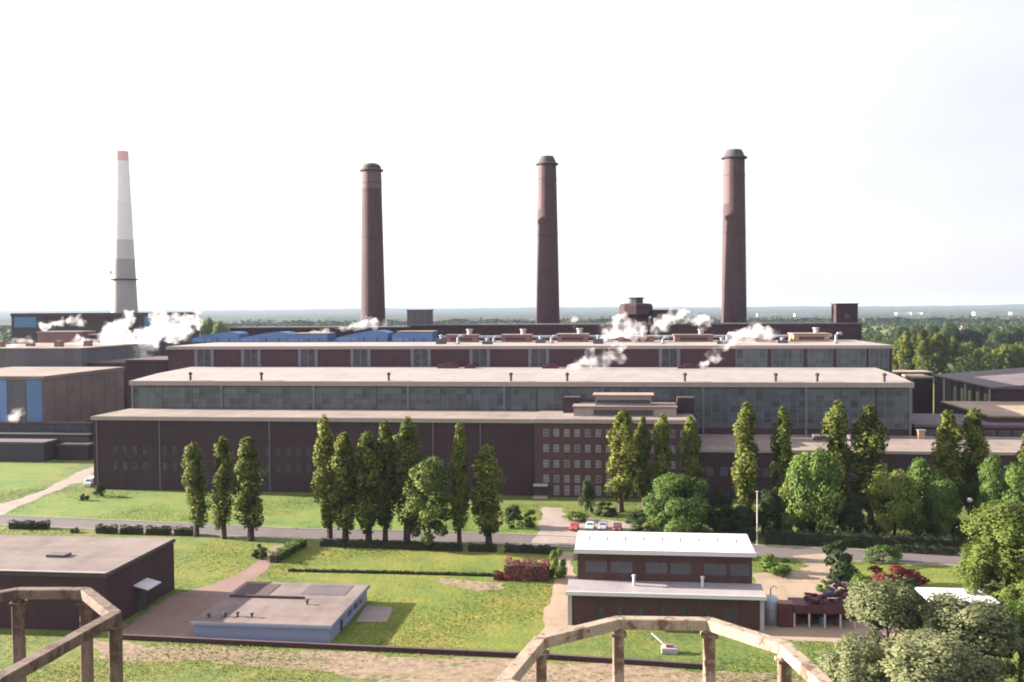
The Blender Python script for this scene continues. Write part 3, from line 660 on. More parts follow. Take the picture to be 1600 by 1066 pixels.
for x in (9.4, 19.4): MB().lathe([(.2, 0), (.2, 1.5), (.3, 1.55), (.3, 1.75)], 10).build('flue', WHITE, t, (x, 2.6, hl + .5))
# grey tank, red cabinet and open shed at its right
p = gp(1204, 974)
t = thing('storage_tank', 'grey-blue cylindrical tank standing beside the white-roofed building', 'tank', p)
MB().lathe([(1.25, 0), (1.25, 3.3), (1.1, 3.75), (.6, 4.05), (.1, 4.15)], 24).build('shell', TANKM, t, smooth=True)
MB().tube([(0, 0, 4.1), (0, 0, 5.2), (.5, 0, 5.6), (.9, 0, 5.2)], .1, 8).build('vent_pipe', STEEL, t)
for z in (.9, 2.4): MB().lathe([(1.26, z), (1.31, z + .02), (1.31, z + .1), (1.26, z + .12)], 24, cap=False).build('hoop', STEEL, t)
p = gp(1226, 978)
t = thing('steel_cabinet', 'tall red steel cabinet between grey tank and open maroon shed', 'cabinet', p)
MB().box(-1, 1, -.8, .8, .15, 3.4).build('body', DREDP, t, bevel=.04); MB().box(-1.05, 1.05, -.9, .9, 3.4, 3.55).build('lid', PINKB, t); MB().box(-.9, -.05, -.86, -.803, .3, 3.2).build('door', MAROON, t); MB().box(.05, .9, -.86, -.803, .3, 3.2).build('door', MAROON, t)
p = gp(1238, 980)
t = thing('open_shed', 'open-fronted maroon shed on pale posts right of the red cabinet', 'shed', p)
MB().box(0, 9.0, 0, 4.2, 2.7, 3.15).build('roof', MAROON, t); MB().box(0, 9.0, 4.0, 4.18, 0, 2.7).build('back_wall', MAROON, t)
MB().box(0, 9.0, -.1, -.003, 2.1, 3.25).build('front_beam', MAROON, t)
for x in (.3, 2.4, 4.6, 6.8, 8.8): MB().box(-.12, .12, .02, .26, 0, 2.1).build('post', POSTW, t, (x, 0, 0))
for k in range(4): tag(MB().lathe([(.5, 0), (.52, .3), (.5, .6), (.52, .9), (.5, 1.2)], 14).build('barrel', [MAROON, DREDP, BLUEW, MAROON][k], None, W(*uv(p)) + Vector((1.0 + 1.9 * k, 1.6 - .2 * k, 0))), ['maroon barrel under the open shed nearest the red cabinet', 'red barrel second from the cabinet under the open shed', 'blue barrel standing under the open shed', 'maroon barrel at the tree end of the open shed'][k], 'barrel')
rs = random.Random(3); m = MB(); b = MB()
for k in range(70):
    x = rs.uniform(2.5, 8.6); hmax = 2.6 * math.exp(-((x - 6.6) / 1.7) ** 2) + .5; z = rs.uniform(0, hmax); s_ = rs.uniform(.25, .6); y = rs.uniform(.4, 3.6)
    an = rs.uniform(0, 3.1); dx, dy = math.cos(an), math.sin(an)
    (m if k % 5 or k < 10 else b).beam((x - dx * s_, y - dy * s_, z + rs.uniform(.1, .4)), (x + dx * s_, y + dy * s_, z + rs.uniform(.1, .5)), s_ * .9, s_ * .6)
hp = thing('scrap_heap', 'heap of maroon and blue scrap piled on the open shed roof', 'scrap heap', p + Vector((0, 0, 3.16)))
m.build('rusty_pieces', MAROON, hp); b.build('blue_pieces', DBLUE, hp)
# white flat roof among the trees
u0, v0 = uv(gp(1452, 940, 2.6)); u1 = uv(gp(1560, 940, 2.6))[0]; l = u1 - u0
t = thing('carport', 'small flat white-roofed carport among the trees on the right', 'carport', W(u0, v0))
MB().box(0, l, 0, 7.5, 2.4, 2.65).build('roof', ROOFX, t); MB().box(.3, l - .3, 7.0, 7.2, 0, 2.4).build('back_wall', BRICKL, t)
for x in (.4, l / 2, l - .4): MB().box(-.1, .1, .3, .5, 0, 2.4).build('post', POSTW, t, (x, 0, 0))
# low dark garden wall
P = [gp(188, 999), gp(420, 1010), gp(640, 1020), gp(838, 1029), gp(1012, 1040), gp(1100, 1046)]
t = thing('garden_wall', 'low dark wall running along the near edge of the lawn', 'wall', P[0], 0)
m = MB(); cpm = MB()
for a_, b_ in zip(P, P[1:]):
    m.beam(a_ - P[0] + Vector((0, 0, .3)), b_ - P[0] + Vector((0, 0, .3)), .4, .6); cpm.beam(a_ - P[0] + Vector((0, 0, .655)), b_ - P[0] + Vector((0, 0, .655)), .5, .1)
m.build('wall', BRICKF, t); cpm.build('coping', ROOFD, t)
# concrete block with pipe on the lawn
p = gp(1046, 1020)
t = thing('concrete_block', 'small pale concrete block with a slanting white pipe before the white-roofed building', 'concrete block', p)
MB().box(-1.1, 1.1, -.7, .7, 0, .8).build('block', CONC, t, bevel=.08); MB().tube([(-.2, 0, .6), (-1.3, .5, 1.5), (-2.4, 1.0, 2.3)], .12, 8).build('pipe', WHITE, t); MB().box(-.5, .5, -.4, .4, .8, 1.2).build('lid', PINKB, t, bevel=.04)

# ------------------------------------------------------------------ cars
def car(px, py, paint, label, van=False):
    p = gp(px, py); t = thing('van' if van else 'parked_car', label, 'van' if van else 'car', p, TH + R(4 if van else -3), None if van else 'cars parked before the office block')
    Lc, Wc = (4.8, 1.9) if van else (4.0, 1.65)
    if van: side = [(0, .35), (Lc, .35), (Lc, 2.1), (Lc - .2, 2.25), (1.3, 2.25), (.75, 1.35), (.1, 1.15), (0, .8)]
    else: side = [(0, .3), (Lc, .3), (Lc, .8), (Lc - .15, .92), (Lc - .55, .95), (Lc - 1.0, 1.4), (1.75, 1.42), (1.1, .95), (.15, .82), (0, .6)]
    m = MB(); m.extx([(y - 0, z) for y, z in side], -Wc / 2, Wc / 2)
    m.build('body', paint, t, bevel=.06)
    hw = Wc / 2 - .14
    if van: wsh = [(1.28, 2.12), (.80, 1.42)]; win = [(1.35, 1.4), (2.2, 1.4), (2.2, 2.0), (1.5, 2.0)]
    else: wsh = [(1.7, 1.36), (1.17, 1.0)]; win = [(1.35, 1.0), (2.95, 1.0), (2.7, 1.32), (1.8, 1.33)]
    (ya, za), (yb, zb) = wsh
    n = Vector((0, -(za - zb), (yb - ya) * -1)).normalized() * .03
    MB().add([(-hw, yb + n.y, zb + n.z), (hw, yb + n.y, zb + n.z), (hw - .1, ya + n.y, za + n.z), (-hw + .1, ya + n.y, za + n.z)], [(0, 1, 2, 3)]).build('windscreen', PANE, t)
    for sx in (-1, 1):
        x = sx * (Wc / 2 + .006)
        MB().add([(x, y, z) for y, z in win], [(0, 1, 2, 3)]).build('side_window', PANE, t)
        MB().box(-.18, .18, -.03, .02, -.08, .08).build('headlight', WHITE, t, (sx * (Wc / 2 - .3), -.003, .62))
        for y in (.75, Lc - .8):
            wh = MB().tube([(-.1, 0, 0), (.1, 0, 0)], .31, 16).build('wheel', RUBBER, t, (sx * (Wc / 2 - .06), y, .31)); MB().tube([(-.115, 0, 0), (.115, 0, 0)], .18, 12).build('rim', SILVP, wh)
car(896, 831, REDP, 'bright red parked car, leftmost in the row before the office block')
car(921, 830, TEALP, 'pale teal parked car between red and silver cars')
car(941, 830, SILVP, 'silver parked car in the row before the office block')
car(964, 832, DREDP, 'dark red parked car, rightmost of the row beside the hedge')
car(136, 762, WHITE, 'white van parked at the left corner of the brick hall', True)

# ------------------------------------------------------------------ lamp posts
p = gp(1183, 852); t = thing('lamp_post', 'tall pale plain pole rising behind the white-roofed building', 'lamp post', p, 0); h = zat(1183, 769, p.x, p.y)
MB().lathe([(.16, 0), (.12, h * .6), (.09, h)], 10).build('pole', POSTW, t); MB().box(-.25, .25, -.12, .12, h, h + .2).build('lamp_head', LAMPW, t)
p = gp(1515, 842); t = thing('lamp_post', 'street lamp with white lamp head among trees at the right', 'lamp post', p, 0); h = zat(1515, 785, p.x, p.y)
MB().lathe([(.13, 0), (.10, h * .6), (.07, h)], 10).build('pole', MULLP, t); MB().lathe([(.1, h), (.5, h + .15), (.55, h + .55), (.3, h + .8), (.05, h + .9)], 14).build('lamp_head', WHITE, t)

# ------------------------------------------------------------------ foliage
def quads_mesh(name, pts, size, seed, mat, up=.3):
    r = np.random.default_rng(seed); n = len(pts)
    if pts.shape[1] == 6: nrm = pts[:, 3:6]; pts = pts[:, :3]; jit = .75
    else: nrm = np.tile(np.array([[0, 0, 1.]]), (n, 1)); jit = 1.2
    ln = nrm + jit * r.normal(size=(n, 3)) * .6; ln /= np.linalg.norm(ln, axis=1)[:, None]
    a = r.normal(size=(n, 3)); a -= (a * ln).sum(1)[:, None] * ln; a /= np.linalg.norm(a, axis=1)[:, None]; b = np.cross(ln, a)
    s = (size * r.uniform(.6, 1.35, n))[:, None]
    v = np.empty((n, 4, 3)); v[:, 0] = pts + a * s * .62; v[:, 1] = pts + b * s * .38; v[:, 2] = pts - a * s * .62; v[:, 3] = pts - b * s * .38
    me = bpy.data.meshes.new(name); me.vertices.add(4 * n); me.vertices.foreach_set('co', v.reshape(-1).astype(np.float32))
    me.loops.add(4 * n); me.loops.foreach_set('vertex_index', np.arange(4 * n, dtype=np.int32))
    me.polygons.add(n); me.polygons.foreach_set('loop_start', np.arange(0, 4 * n, 4, dtype=np.int32))
    me.update(calc_edges=True); me.materials.append(mat)
    sn = nrm + r.normal(size=(n, 3)) * .22; sn /= np.linalg.norm(sn, axis=1)[:, None]
    me.polygons.foreach_set('use_smooth', [True] * n)
    me.normals_split_custom_set_from_vertices(np.repeat(sn, 4, axis=0).astype(np.float32).tolist()); return me
def clump_pts(r, cen, rad, n, squash=(1, 1, 1), shell=.55, ax=None):
    d = r.normal(size=(n, 3)); d /= np.linalg.norm(d, axis=1)[:, None]
    q = rad * (shell + (1 - shell) * r.uniform(0, 1, n) ** .6) * np.where(r.uniform(0, 1, n) < .12, 1.18, 1)
    p = cen + d * q[:, None] * np.array(squash)
    o = p - np.array((0, 0, ax if ax is not None else cen[2])); o = o / (np.linalg.norm(o, axis=1)[:, None] + 1e-6)
    nn = d * .75 + o * .6 + np.array((0, 0, .15)); nn /= np.linalg.norm(nn, axis=1)[:, None]
    return np.concatenate([p, nn], 1)
def poplar_pts(seed, H=20., Wd=4.6, n=7500, low=.17):
    r = np.random.default_rng(seed); out = []; k = 46
    lean = r.normal(size=2) * .25
    for i in range(k):
        tt = (i + r.uniform(0, 1)) / k; z = H * (low + (1 - low) * tt * .97)
        prof = (math.sin(math.pi * min(1, (tt * .84 + .11))) ** .65) * (1 - .22 * tt) * r.uniform(.75, 1.2)
        an = r.uniform(0, 2 * math.pi); q = Wd / 2 * prof * r.uniform(.25, .8)
        cr = Wd * .21 * (0.5 + .65 * prof) * r.uniform(.75, 1.3)
        out.append(clump_pts(r, np.array([q * math.cos(an) + lean[0] * tt, q * math.sin(an) + lean[1] * tt, z]), cr, int(n / k), (1, 1, 2.1)))
    for i in range(5):
        out.append(clump_pts(r, np.array([r.normal() * .3 + lean[0], r.normal() * .3 + lean[1], H * (.93 + .03 * i * .5)]), .35, 40, (1, 1, 2.6)))
    return np.concatenate(out)
def broad_pts(seed, H=10., Wd=11., n=6500, low=.06, k=34, top=.75):
    r = np.random.default_rng(seed); out = []
    for i in range(k):
        tt = r.uniform(0, 1) ** .85; z = H * (low + (1 - low) * tt * .9)
        prof = math.sqrt(max(.03, 1 - (abs(tt - .28) / (.34 if tt < .28 else .78)) ** 2))
        an = r.uniform(0, 2 * math.pi); q = Wd / 2 * prof * r.uniform(.45, .8)
        cr = min(Wd, H * 1.2) * .135 * r.uniform(.7, 1.35)
        p = clump_pts(r, np.array([q * math.cos(an), q * math.sin(an), z]), cr, int(n / k), (1.1, 1.1, .85), .55, H * .35); p[:, 2] = np.maximum(p[:, 2], .05 + r.uniform(0, .2, len(p))); out.append(p)
    return np.concatenate(out)
def willow_pts(seed, H=15., Wd=11., n=26000, k=44):
    r = np.random.default_rng(seed); out = []
    for i in range(k):
        tt = r.uniform(0, 1) ** .7; z = H * (.12 + .85 * tt)
        prof = math.sqrt(max(.04, 1 - (abs(tt - .4) / (.5 if tt < .4 else .66)) ** 2))
        an = r.uniform(0, 2 * math.pi); q = Wd / 2 * prof * r.uniform(.35, .85); cr = r.uniform(.75, 2.1)
        out.append(clump_pts(r, np.array([q * math.cos(an), q * math.sin(an), z]), cr, int(n / k), (1, 1, 1.1), .4, H * .4))
    return np.concatenate(out)
def trunk_mesh(name, H, r0, seed, limbs=5, spread=2.0, top=.9):
    r = random.Random(seed); m = MB()
    pts = [(r.gauss(0, .05) * i, r.gauss(0, .05) * i, H * top * i / 5) for i in range(6)]
    m.tube(pts, [r0 * 1.25, r0, r0 * .8, r0 * .6, r0 * .35, r0 * .12], 9)
    for k in range(limbs):
        z = H * r.uniform(.25, .6); an = r.uniform(0, 6.28); q = spread * r.uniform(.5, 1)
        m.tube([(0, 0, z), (q * .5 * math.cos(an), q * .5 * math.sin(an), z + H * .1), (q * math.cos(an), q * math.sin(an), z + H * .24)], [r0 * .45, r0 * .3, r0 * .1], 6)
    return m.mesh(name, BARK)
PROT = {}
for i in range(4): PROT['poplar', i] = (quads_mesh('crown', poplar_pts(10 + i), .42, i, L_POP), trunk_mesh('trunk', 20, .42, i, 6, .9), 20., 4.6)
for i in range(4): PROT['broad', i] = (quads_mesh('crown', broad_pts(30 + i, n=13000, k=44), .36, i, L_GRN), trunk_mesh('trunk', 10, .3, i, 5, 3.0), 10., 11.)
for i in range(2): PROT['light', i] = (quads_mesh('crown', broad_pts(50 + i, 14, 9, 11000, .1, 46), .36, i, L_LIME), trunk_mesh('trunk', 14, .2, i, 6, 2.5), 14., 9.)
for i in range(3): PROT['shrub', i] = (quads_mesh('foliage', broad_pts(60 + i, 3, 4, 3200, .02, 22), .2, i, L_DRK), trunk_mesh('stem', 3, .08, i, 4, .9), 3., 4.)
for i in range(3): PROT['willow', i] = (quads_mesh('crown', willow_pts(70 + i), .3, i, L_SIL), trunk_mesh('trunk', 15, .35, i, 7, 3.5), 15., 11.)
tr = random.Random(11)
def tree(kind, px, ptop, pbase, wpx, label, mat=None, name=None, cat='tree', group=None, var=None, wk=1.0):
    p = gp(px, pbase); d = math.hypot(p.x, p.y); h = zat(px, ptop, p.x, p.y); wd = wpx * d / FPX * wk
    i = var if var is not None else tr.randrange(len([k for k in PROT if k[0] == kind])); cr, tk, H0, W0 = PROT[kind, i]
    nm = name or {'poplar': 'poplar_tree', 'broad': 'round_tree', 'light': 'young_tree', 'shrub': 'shrub', 'willow': 'willow_tree'}[kind]
    t = thing(nm, label, cat, p, tr.uniform(0, 6.28), group); sx, sz = wd / W0, h / H0
    put('foliage' if kind == 'shrub' else 'crown', cr, t, (0, 0, 0), 0, (sx, sx, sz), mat); put('stem' if kind == 'shrub' else 'trunk', tk, t, (0, 0, 0), 0, (min(sx, 1.4), min(sx, 1.4), sz))
    return t
G1, G2, G3 = 'poplars in front of the brick hall', 'poplars by the office block', 'poplars before the low annex'
for a_ in [(307, 697, 838, 32, 'slim poplar, leftmost of all the poplars, over the hedges', G1), (350, 690, 842, 30, 'narrow poplar in the middle of the isolated three on the left', G1),
           (392, 689, 845, 42, 'widest poplar of the isolated three, beside the path', G1), (515, 657, 842, 36, 'tall poplar at the left end of the dense poplar clump', G1),
           (540, 682, 850, 40, 'shorter poplar directly behind the sloping hedge end, second in the clump', G1), (576, 681, 850, 42, 'poplar with a broad dark crown in the middle of the clump', G1),
           (602, 662, 848, 32, 'poplar with a thin high tip, fourth in the clump', G1), (636, 660, 848, 42, 'tall poplar at the right end of the clump, left of the lime-green tree', G1),
           (718, 665, 852, 28, 'very thin poplar right of the lime-green tree', G1), (764, 699, 852, 46, 'stout shorter poplar nearest the office block on its left', G1),
           (970, 646, 800, 42, 'big yellowish poplar in front of the office windows', G2), (1006, 655, 796, 26, 'thin yellowish poplar second by the office windows', G2),
           (1036, 652, 798, 28, 'dark slim poplar third by the office windows', G2), (1079, 655, 800, 32, 'poplar at the right corner of the office block', G2),
           (1166, 635, 812, 36, 'twin-tipped poplar, first before the pink annex roof', G3), (1220, 640, 815, 32, 'slender poplar behind the tall pale pole', G3),
           (1308, 633, 818, 38, 'bright tall poplar above the big round tree', G3), (1360, 637, 820, 46, 'broad dark poplar in the middle of the annex roof', G3),
           (1480, 648, 822, 40, 'left one of two close poplars near the street lamp', G3), (1521, 645, 822, 38, 'right one of two close poplars, above the street lamp', G3),
           (1601, 676, 830, 30, 'poplar cut by the right edge of the picture', G3)]:
    tree('poplar', *a_[:5], group=a_[5], wk=1.25)
tree('light', 671, 708, 856, 88, 'lime-green young tree on thin stems in the poplar row')
for a_ in [('broad', 1062, 742, 836, 112, 'bright round green tree right of the parked cars', L_GRN), ('broad', 1272, 703, 840, 96, 'largest round dark green tree before the annex', L_GRN),
           ('broad', 1236, 752, 838, 60, 'bright green tree at the left foot of the largest round tree', L_LIME), ('broad', 1126, 768, 836, 56, 'dark round tree between bright tree and pale pole', L_DRK),
           ('broad', 1204, 766, 838, 46, 'small dark tree right behind the tall pale pole', L_DRK), ('broad', 1327, 772, 842, 52, 'low dark green tree right of the largest round tree', L_DRK),
           ('broad', 1398, 737, 842, 88, 'pale green leafy tree in the middle of the annex row', L_LIME), ('broad', 1446, 718, 832, 72, 'dark spreading tree behind the pale green leafy tree', L_GRN),
           ('broad', 1473, 750, 844, 54, 'small rounded green tree left of the street lamp', L_GRN), ('broad', 1551, 712, 836, 46, 'small tree between poplars at the right edge', L_GRN),
           ('broad', 1553, 750, 846, 56, 'rounded tree just right of the street lamp', L_GRN), ('broad', 1594, 728, 850, 70, 'green tree at the right edge under the last poplar', L_GRN),
           ('broad', 1165, 790, 838, 50, 'low dark tree left of the tall pale pole', L_DRK)]:
    tree(*a_[:6], mat=a_[6], group='round trees along the annex')
tree('willow', 1576, 790, 952, 150, 'large yellow-green tree by the right edge above the carport', mat=L_LIME, name='round_tree')
tree('willow', 1532, 850, 950, 66, 'small yellow-green tree left of the large yellow-green one', mat=L_LIME, name='round_tree')
for a_ in [(1384, 916, 1088, 150, 'silvery tree right of the scrap shed, nearest the yard'), (1508, 942, 1100, 180, 'wide silvery tree in front of the white carport'), (1440, 1000, 1150, 190, 'silver-green tree crown at the bottom edge'), (1338, 1004, 1140, 130, 'small silver-green tree by the octagonal frame end')]:
    tree('willow', *a_, group='silvery trees in the right foreground')
tree('willow', 1594, 938, 1090, 84, 'vivid green tree in the lower right corner', mat=L_GRN, name='round_tree')
for a_ in [(1312, 846, 908, 66, 'dark round bush where the yard path meets the road', L_DRK), (1400, 878, 920, 96, 'deep red-leaved bush in the right-hand lawn', L_MAR), (1345, 898, 934, 52, 'green bush in front of the red-leaved bush', L_GRN),
           (1380, 853, 880, 60, 'light green bush behind the red-leaved bush', L_GRN), (1425, 905, 935, 50, 'dark green bush right of the red-leaved bush', L_DRK), (1212, 866, 896, 62, 'low bush island beside the white-roofed building', L_GRN), (1290, 905, 925, 30, 'small bush on the yard path edge', L_GRN),
           (155, 758, 776, 22, 'small bush at the left foot of the brick hall', L_DRK), (132, 770, 782, 14, 'tiny bush next to the white van', L_DRK), (803, 792, 824, 44, 'dark bush at the foot of the hall left of the entrance', L_DRK), (828, 795, 823, 26, 'light bush left of the forecourt', L_GRN),
           (918, 752, 802, 30, 'tall slender shrub under the office windows', L_DRK), (945, 785, 806, 40, 'wide dark shrub under the office windows', L_DRK), (900, 800, 814, 46, 'yellowish shrub bed before the offices', L_LIME), (1000, 800, 826, 60, 'dark shrub behind the dark red car', L_DRK),
           (870, 858, 902, 34, 'green shrub beside the copper hedge', L_GRN), (406, 850, 872, 28, 'dark bush at the top of the brown path', L_DRK), (408, 858, 874, 18, 'little bush under the widest left poplar', L_GRN), (116, 824, 832, 18, 'small low bush between the roadside hedges', L_DRK),
           (1150, 800, 838, 40, 'dark shrub behind the white roof', L_DRK), (1440, 800, 846, 44, 'dark shrub between the annex trees', L_DRK), (1360, 810, 846, 40, 'dark shrub below the annex poplars', L_DRK), (1500, 812, 848, 40, 'dark shrub at the street lamp foot', L_DRK)]:
    tree('shrub', *a_[:5], mat=a_[5], cat='bush')
# rough grass
def inside(x, y, P):
    c = np.zeros(len(x), bool); n = len(P)
    for i in range(n):
        (xa, ya), (xb, yb) = P[i], P[i - 1]
        if ya == yb: continue
        c ^= ((ya > y) != (yb > y)) & (x < (xb - xa) * (y - ya) / (yb - ya) + xa)
    return c
rg = np.random.default_rng(4); ng = 420000
gy = rg.uniform(112, 262, ng); gx = rg.uniform(-.62, .58, ng) * gy; keep = np.ones(ng, bool)
for P_ in BARE: keep &= ~inside(gx, gy, P_)
gu = (gx - O.x) * CU + (gy - O.y) * SU; gv = -(gx - O.x) * SU + (gy - O.y) * CU
keep &= ~((gu > -.5) & (gv > -1.5))
patch = np.sin(gx * .21 + 1) * np.sin(gy * .17) + np.sin(gx * .07 - gy * .11) + rg.normal(size=ng) * .5; keep &= patch > .35
for (xa, xb, ya, yb) in FOOT: keep &= ~((gu > xa) & (gu < xb) & (gv > ya) & (gv < yb))
gp_ = np.stack([gx, gy, np.full(ng, .07)], 1)[keep]
L_TUFT = mat_grass('grass_tufts', [(.08, .13, .012), (.13, .175, .016), (.18, .195, .02), (.25, .21, .05)], .05, .9)
o = put('rough_grass', quads_mesh('rough_grass', gp_, .17, 8, L_TUFT)); o['kind'] = 'stuff'

# hedges
def hedge(P, wd, ht, label, mat=L_DRK, dens=26, name='hedge', core=None):
    P = [Vector((p.x, p.y, 0)) for p in P]; o0 = P[0]; t = thing(name, label, 'hedge', o0, 0); r = np.random.default_rng(int(abs(o0.x * 100)) + 7); pts = []; m = MB()
    for a_, b_ in zip(P, P[1:]):
        L_ = (b_ - a_).length; n = int(L_ * (wd + 2 * ht) * dens); d = np.array((b_ - a_).normalized()); nn = np.array((-d[1], d[0], 0))
        q = r.uniform(0, 1, n); k = r.uniform(0, wd + 2 * ht, n); off = np.where(k < ht, -wd / 2, np.where(k < ht + wd, k - ht - wd / 2, wd / 2)); z = np.where(k < ht, k, np.where(k < ht + wd, ht, k - ht - wd))
        lump = 1 + .12 * np.sin(q * L_ * 1.7 + 1) + .08 * np.sin(q * L_ * 4.1)
        pts.append(np.array(a_ - o0)[None, :] + d * (q * L_)[:, None] + nn * (off * lump)[:, None] + np.array((0, 0, 1)) * (z * lump)[:, None] + r.normal(size=(n, 3)) * .07); sd_ = np.where(k < ht, -1., np.where(k < ht + wd, 0., 1.)); N_ = nn * sd_[:, None] + np.array((0, 0, 1.)) * (sd_ == 0)[:, None]; pts[-1] = np.concatenate([pts[-1], N_], 1)
        m.beam(a_ - o0 + Vector((0, 0, ht * .43)), b_ - o0 + Vector((0, 0, ht * .43)), wd * .8, ht * .84)
    put('foliage', quads_mesh('foliage', np.concatenate(pts), .3, 3, mat), t); m.build('branches', core or BARK, t)
HL = {0: 'clipped hedge at the far left along the road', 1: 'first clipped hedge of the roadside row before the brick hall', 2: 'second clipped hedge of the roadside row', 3: 'third clipped hedge of the roadside row', 4: 'last clipped hedge of the roadside row, by the left poplars'}
for i, (x0, x1, y) in enumerate([(16, 76, 826), (152, 182, 833), (190, 222, 834), (230, 266, 835), (274, 306, 836)]): hedge([gp(x0, y), gp(x1, y + .5)], 1.5, 1.5, HL[i])
hedge([gp(427, 880), gp(474, 853)], 1.7, 1.6, 'hedge slanting along the brown path to the road', L_GRN)
hedge([gp(502, 853), gp(722, 861)], 1.4, 1.2, 'long dark hedge under the poplar clump')
hedge([gp(732, 861), gp(776, 862)], 1.4, 1.2, 'short hedge piece under the stout poplar'); hedge([gp(790, 862), gp(868, 866)], 1.5, 1.3, 'low hedge left of the forecourt junction')
hedge([gp(450, 893), gp(600, 896), gp(785, 901)], .6, .4, 'thin low hedge line crossing the lawn', L_DRK, 30)
hedge([gp(790, 904), gp(858, 906)], 3.4, 3.0, 'block-shaped copper-red hedge at the right end of the lawn', L_COP, 22)
hedge([gp(772, 905), gp(788, 905)], 2, 1.1, 'low dark red hedge stub left of the copper-red hedge', L_MAR); hedge([gp(1400, 862), gp(1496, 868)], 1.5, 1.5, 'dark clipped hedge beyond the red-leaved bush')
hedge([gp(1005, 838), gp(1180, 845)], 1.8, 1.5, 'dark hedge along the road behind the white roof'); hedge([gp(1195, 848), gp(1500, 861)], 2.6, 2.6, 'long dark hedge under the annex trees along the road')

# ------------------------------------------------------------------ octagonal frames in the near foreground
def lookout(corners, dz, label, hp, loop, mt=RAIL):
    zz = CAM_H - dz; P = [gp(px, py, zz) for px, py in corners] + [Vector((x, y, zz)) for x, y in loop]
    c = sum(P, Vector()) / len(P); t = thing('lookout_frame', label, 'railing', Vector((c.x, c.y, 0)), 0, 'octagonal railings in front of the camera')
    Q = [p - Vector((c.x, c.y, 0)) for p in P]; n = len(Q)
    nn = []
    for i in range(n):
        e = (Q[(i + 1) % n] - Q[i]); e.z = 0; e.normalize(); nn.append(Vector((e.y, -e.x, 0)))
    off = []
    for i in range(n):
        b = (nn[i - 1] + nn[i]).normalized(); off.append(b * (.10 / max(.4, b.dot(nn[i]))))
    for i in range(n):
        a_, b_ = Q[i], Q[(i + 1) % n]; oa, ob = off[i], off[(i + 1) % n]; dz_ = Vector((0, 0, .085))
        m = MB(); m.add([a_ + oa - dz_, b_ + ob - dz_, b_ - ob - dz_, a_ - oa - dz_, a_ + oa + dz_, b_ + ob + dz_, b_ - ob + dz_, a_ - oa + dz_], [(0, 1, 2, 3), (4, 5, 6, 7), (0, 1, 5, 4), (1, 2, 6, 5), (2, 3, 7, 6), (3, 0, 4, 7)])
        m.build('top_rail', mt, t, bevel=.012)
        MB().box(-.085, .085, -.085, .085, zz - hp, zz - .088).build('post', mt, t, (a_.x, a_.y, 0), bevel=.015)
        MB().box(-.12, .12, -.12, .12, zz - .2, zz - .15).box(-.13, -.121, -.02, .02, zz - .19, zz - .16).box(.121, .13, -.02, .02, zz - .19, zz - .16).build('bracket', mt, t, (a_.x, a_.y, 0))
    ring = [(q.x, q.y) for q in Q]; m = MB()
    m.add([(x * 1.1, y * 1.1, zz - hp - .3) for x, y in ring] + [(x * 1.1, y * 1.1, zz - hp) for x, y in ring], [tuple(range(n)), tuple(range(n, 2 * n))] + [(i, (i + 1) % n, n + (i + 1) % n, n + i) for i in range(n)]); m.build('deck', CONC, t)
    m = MB(); m.add([(x * .8, y * .8, 0) for x, y in ring] + [(x * .8, y * .8, zz - hp - .3) for x, y in ring], [tuple(range(n)), tuple(range(n, 2 * n))] + [(i, (i + 1) % n, n + (i + 1) % n, n + i) for i in range(n)]); m.build('tower_shaft', BRICKF, t)
zz = CAM_H - 5
A = [gp(px, py, zz) for px, py in [(845, 1003), (966, 973), (1108, 975), (1226, 1013)]]
B_, E_ = A[0], A[3]
lookout([(845, 1003), (966, 973), (1108, 975), (1226, 1013)], 5, 'weathered cream octagonal railing in the bottom centre', 2.3, [(E_.x + .15, E_.y - 1.75), (E_.x - .95, E_.y - 2.9), (B_.x + .75, B_.y - 2.9), (B_.x - .55, B_.y - 1.75)])
A = [gp(px, py, zz) for px, py in [(28, 927), (134, 927), (180, 964)]]
lookout([(28, 927), (134, 927), (180, 964)], 5, 'weathered brown octagonal railing in the lower left corner', 2.4, [(A[2].x - .45, A[2].y - 2.9), (A[2].x - 1.6, A[2].y - 4.0), (A[0].x - .7, A[2].y - 4.0), (A[0].x - 1.9, A[2].y - 2.8), (A[0].x - 1.9, A[2].y - .3)], RAILB)

# ------------------------------------------------------------------ woods and far landscape
fr = random.Random(21)
DTREE = [(1402, 531, 590), (1415, 520, 592), (1428, 526, 590), (1441, 518, 594), (1452, 527, 590), (1463, 522, 592), (1476, 519, 592), (1488, 527, 590), (1500, 540, 590), (1512, 535, 586), (1524, 546, 590), (1536, 543, 588), (1550, 552, 592), (1562, 545, 590), (1575, 538, 592), (1588, 548, 590), (1599, 541, 592), (1409, 512, 560), (1432, 508, 556), (1458, 510, 558), (1484, 507, 556), (1510, 514, 556), (1537, 511, 556), (1560, 516, 558), (1584, 512, 556)]
for k, (px, a_, b_) in enumerate(DTREE):
    near = k < 17; kind = 'poplar' if (near and k < 8) else 'broad'
    lab = 'tall pale poplar in the copse right of the boiler house' if kind == 'poplar' else ('rounded tree in the copse behind the mauve pitched roof' if near else 'darker tree further off in the wood on the right')
    tree(kind, px, a_, b_, (18 if kind == 'poplar' else 26), lab, mat=[L_LIME, L_POP][k % 2] if near else L_FAR, name='woodland_tree', group={'p': 'poplars of the distant copse', 'r': 'rounded trees of the distant copse'}['p' if kind == 'poplar' else 'r'] if near else 'trees further off in the wood', wk=1.3)
for k, (px, a_, b_) in enumerate([(316, 502, 560), (330, 497, 556), (345, 503, 558)]): tree('broad', px, a_, b_, 26, 'pale green tree behind the left end of the boiler house roof', mat=L_LIME, name='woodland_tree', group='trees behind the boiler house left end', wk=1.2)
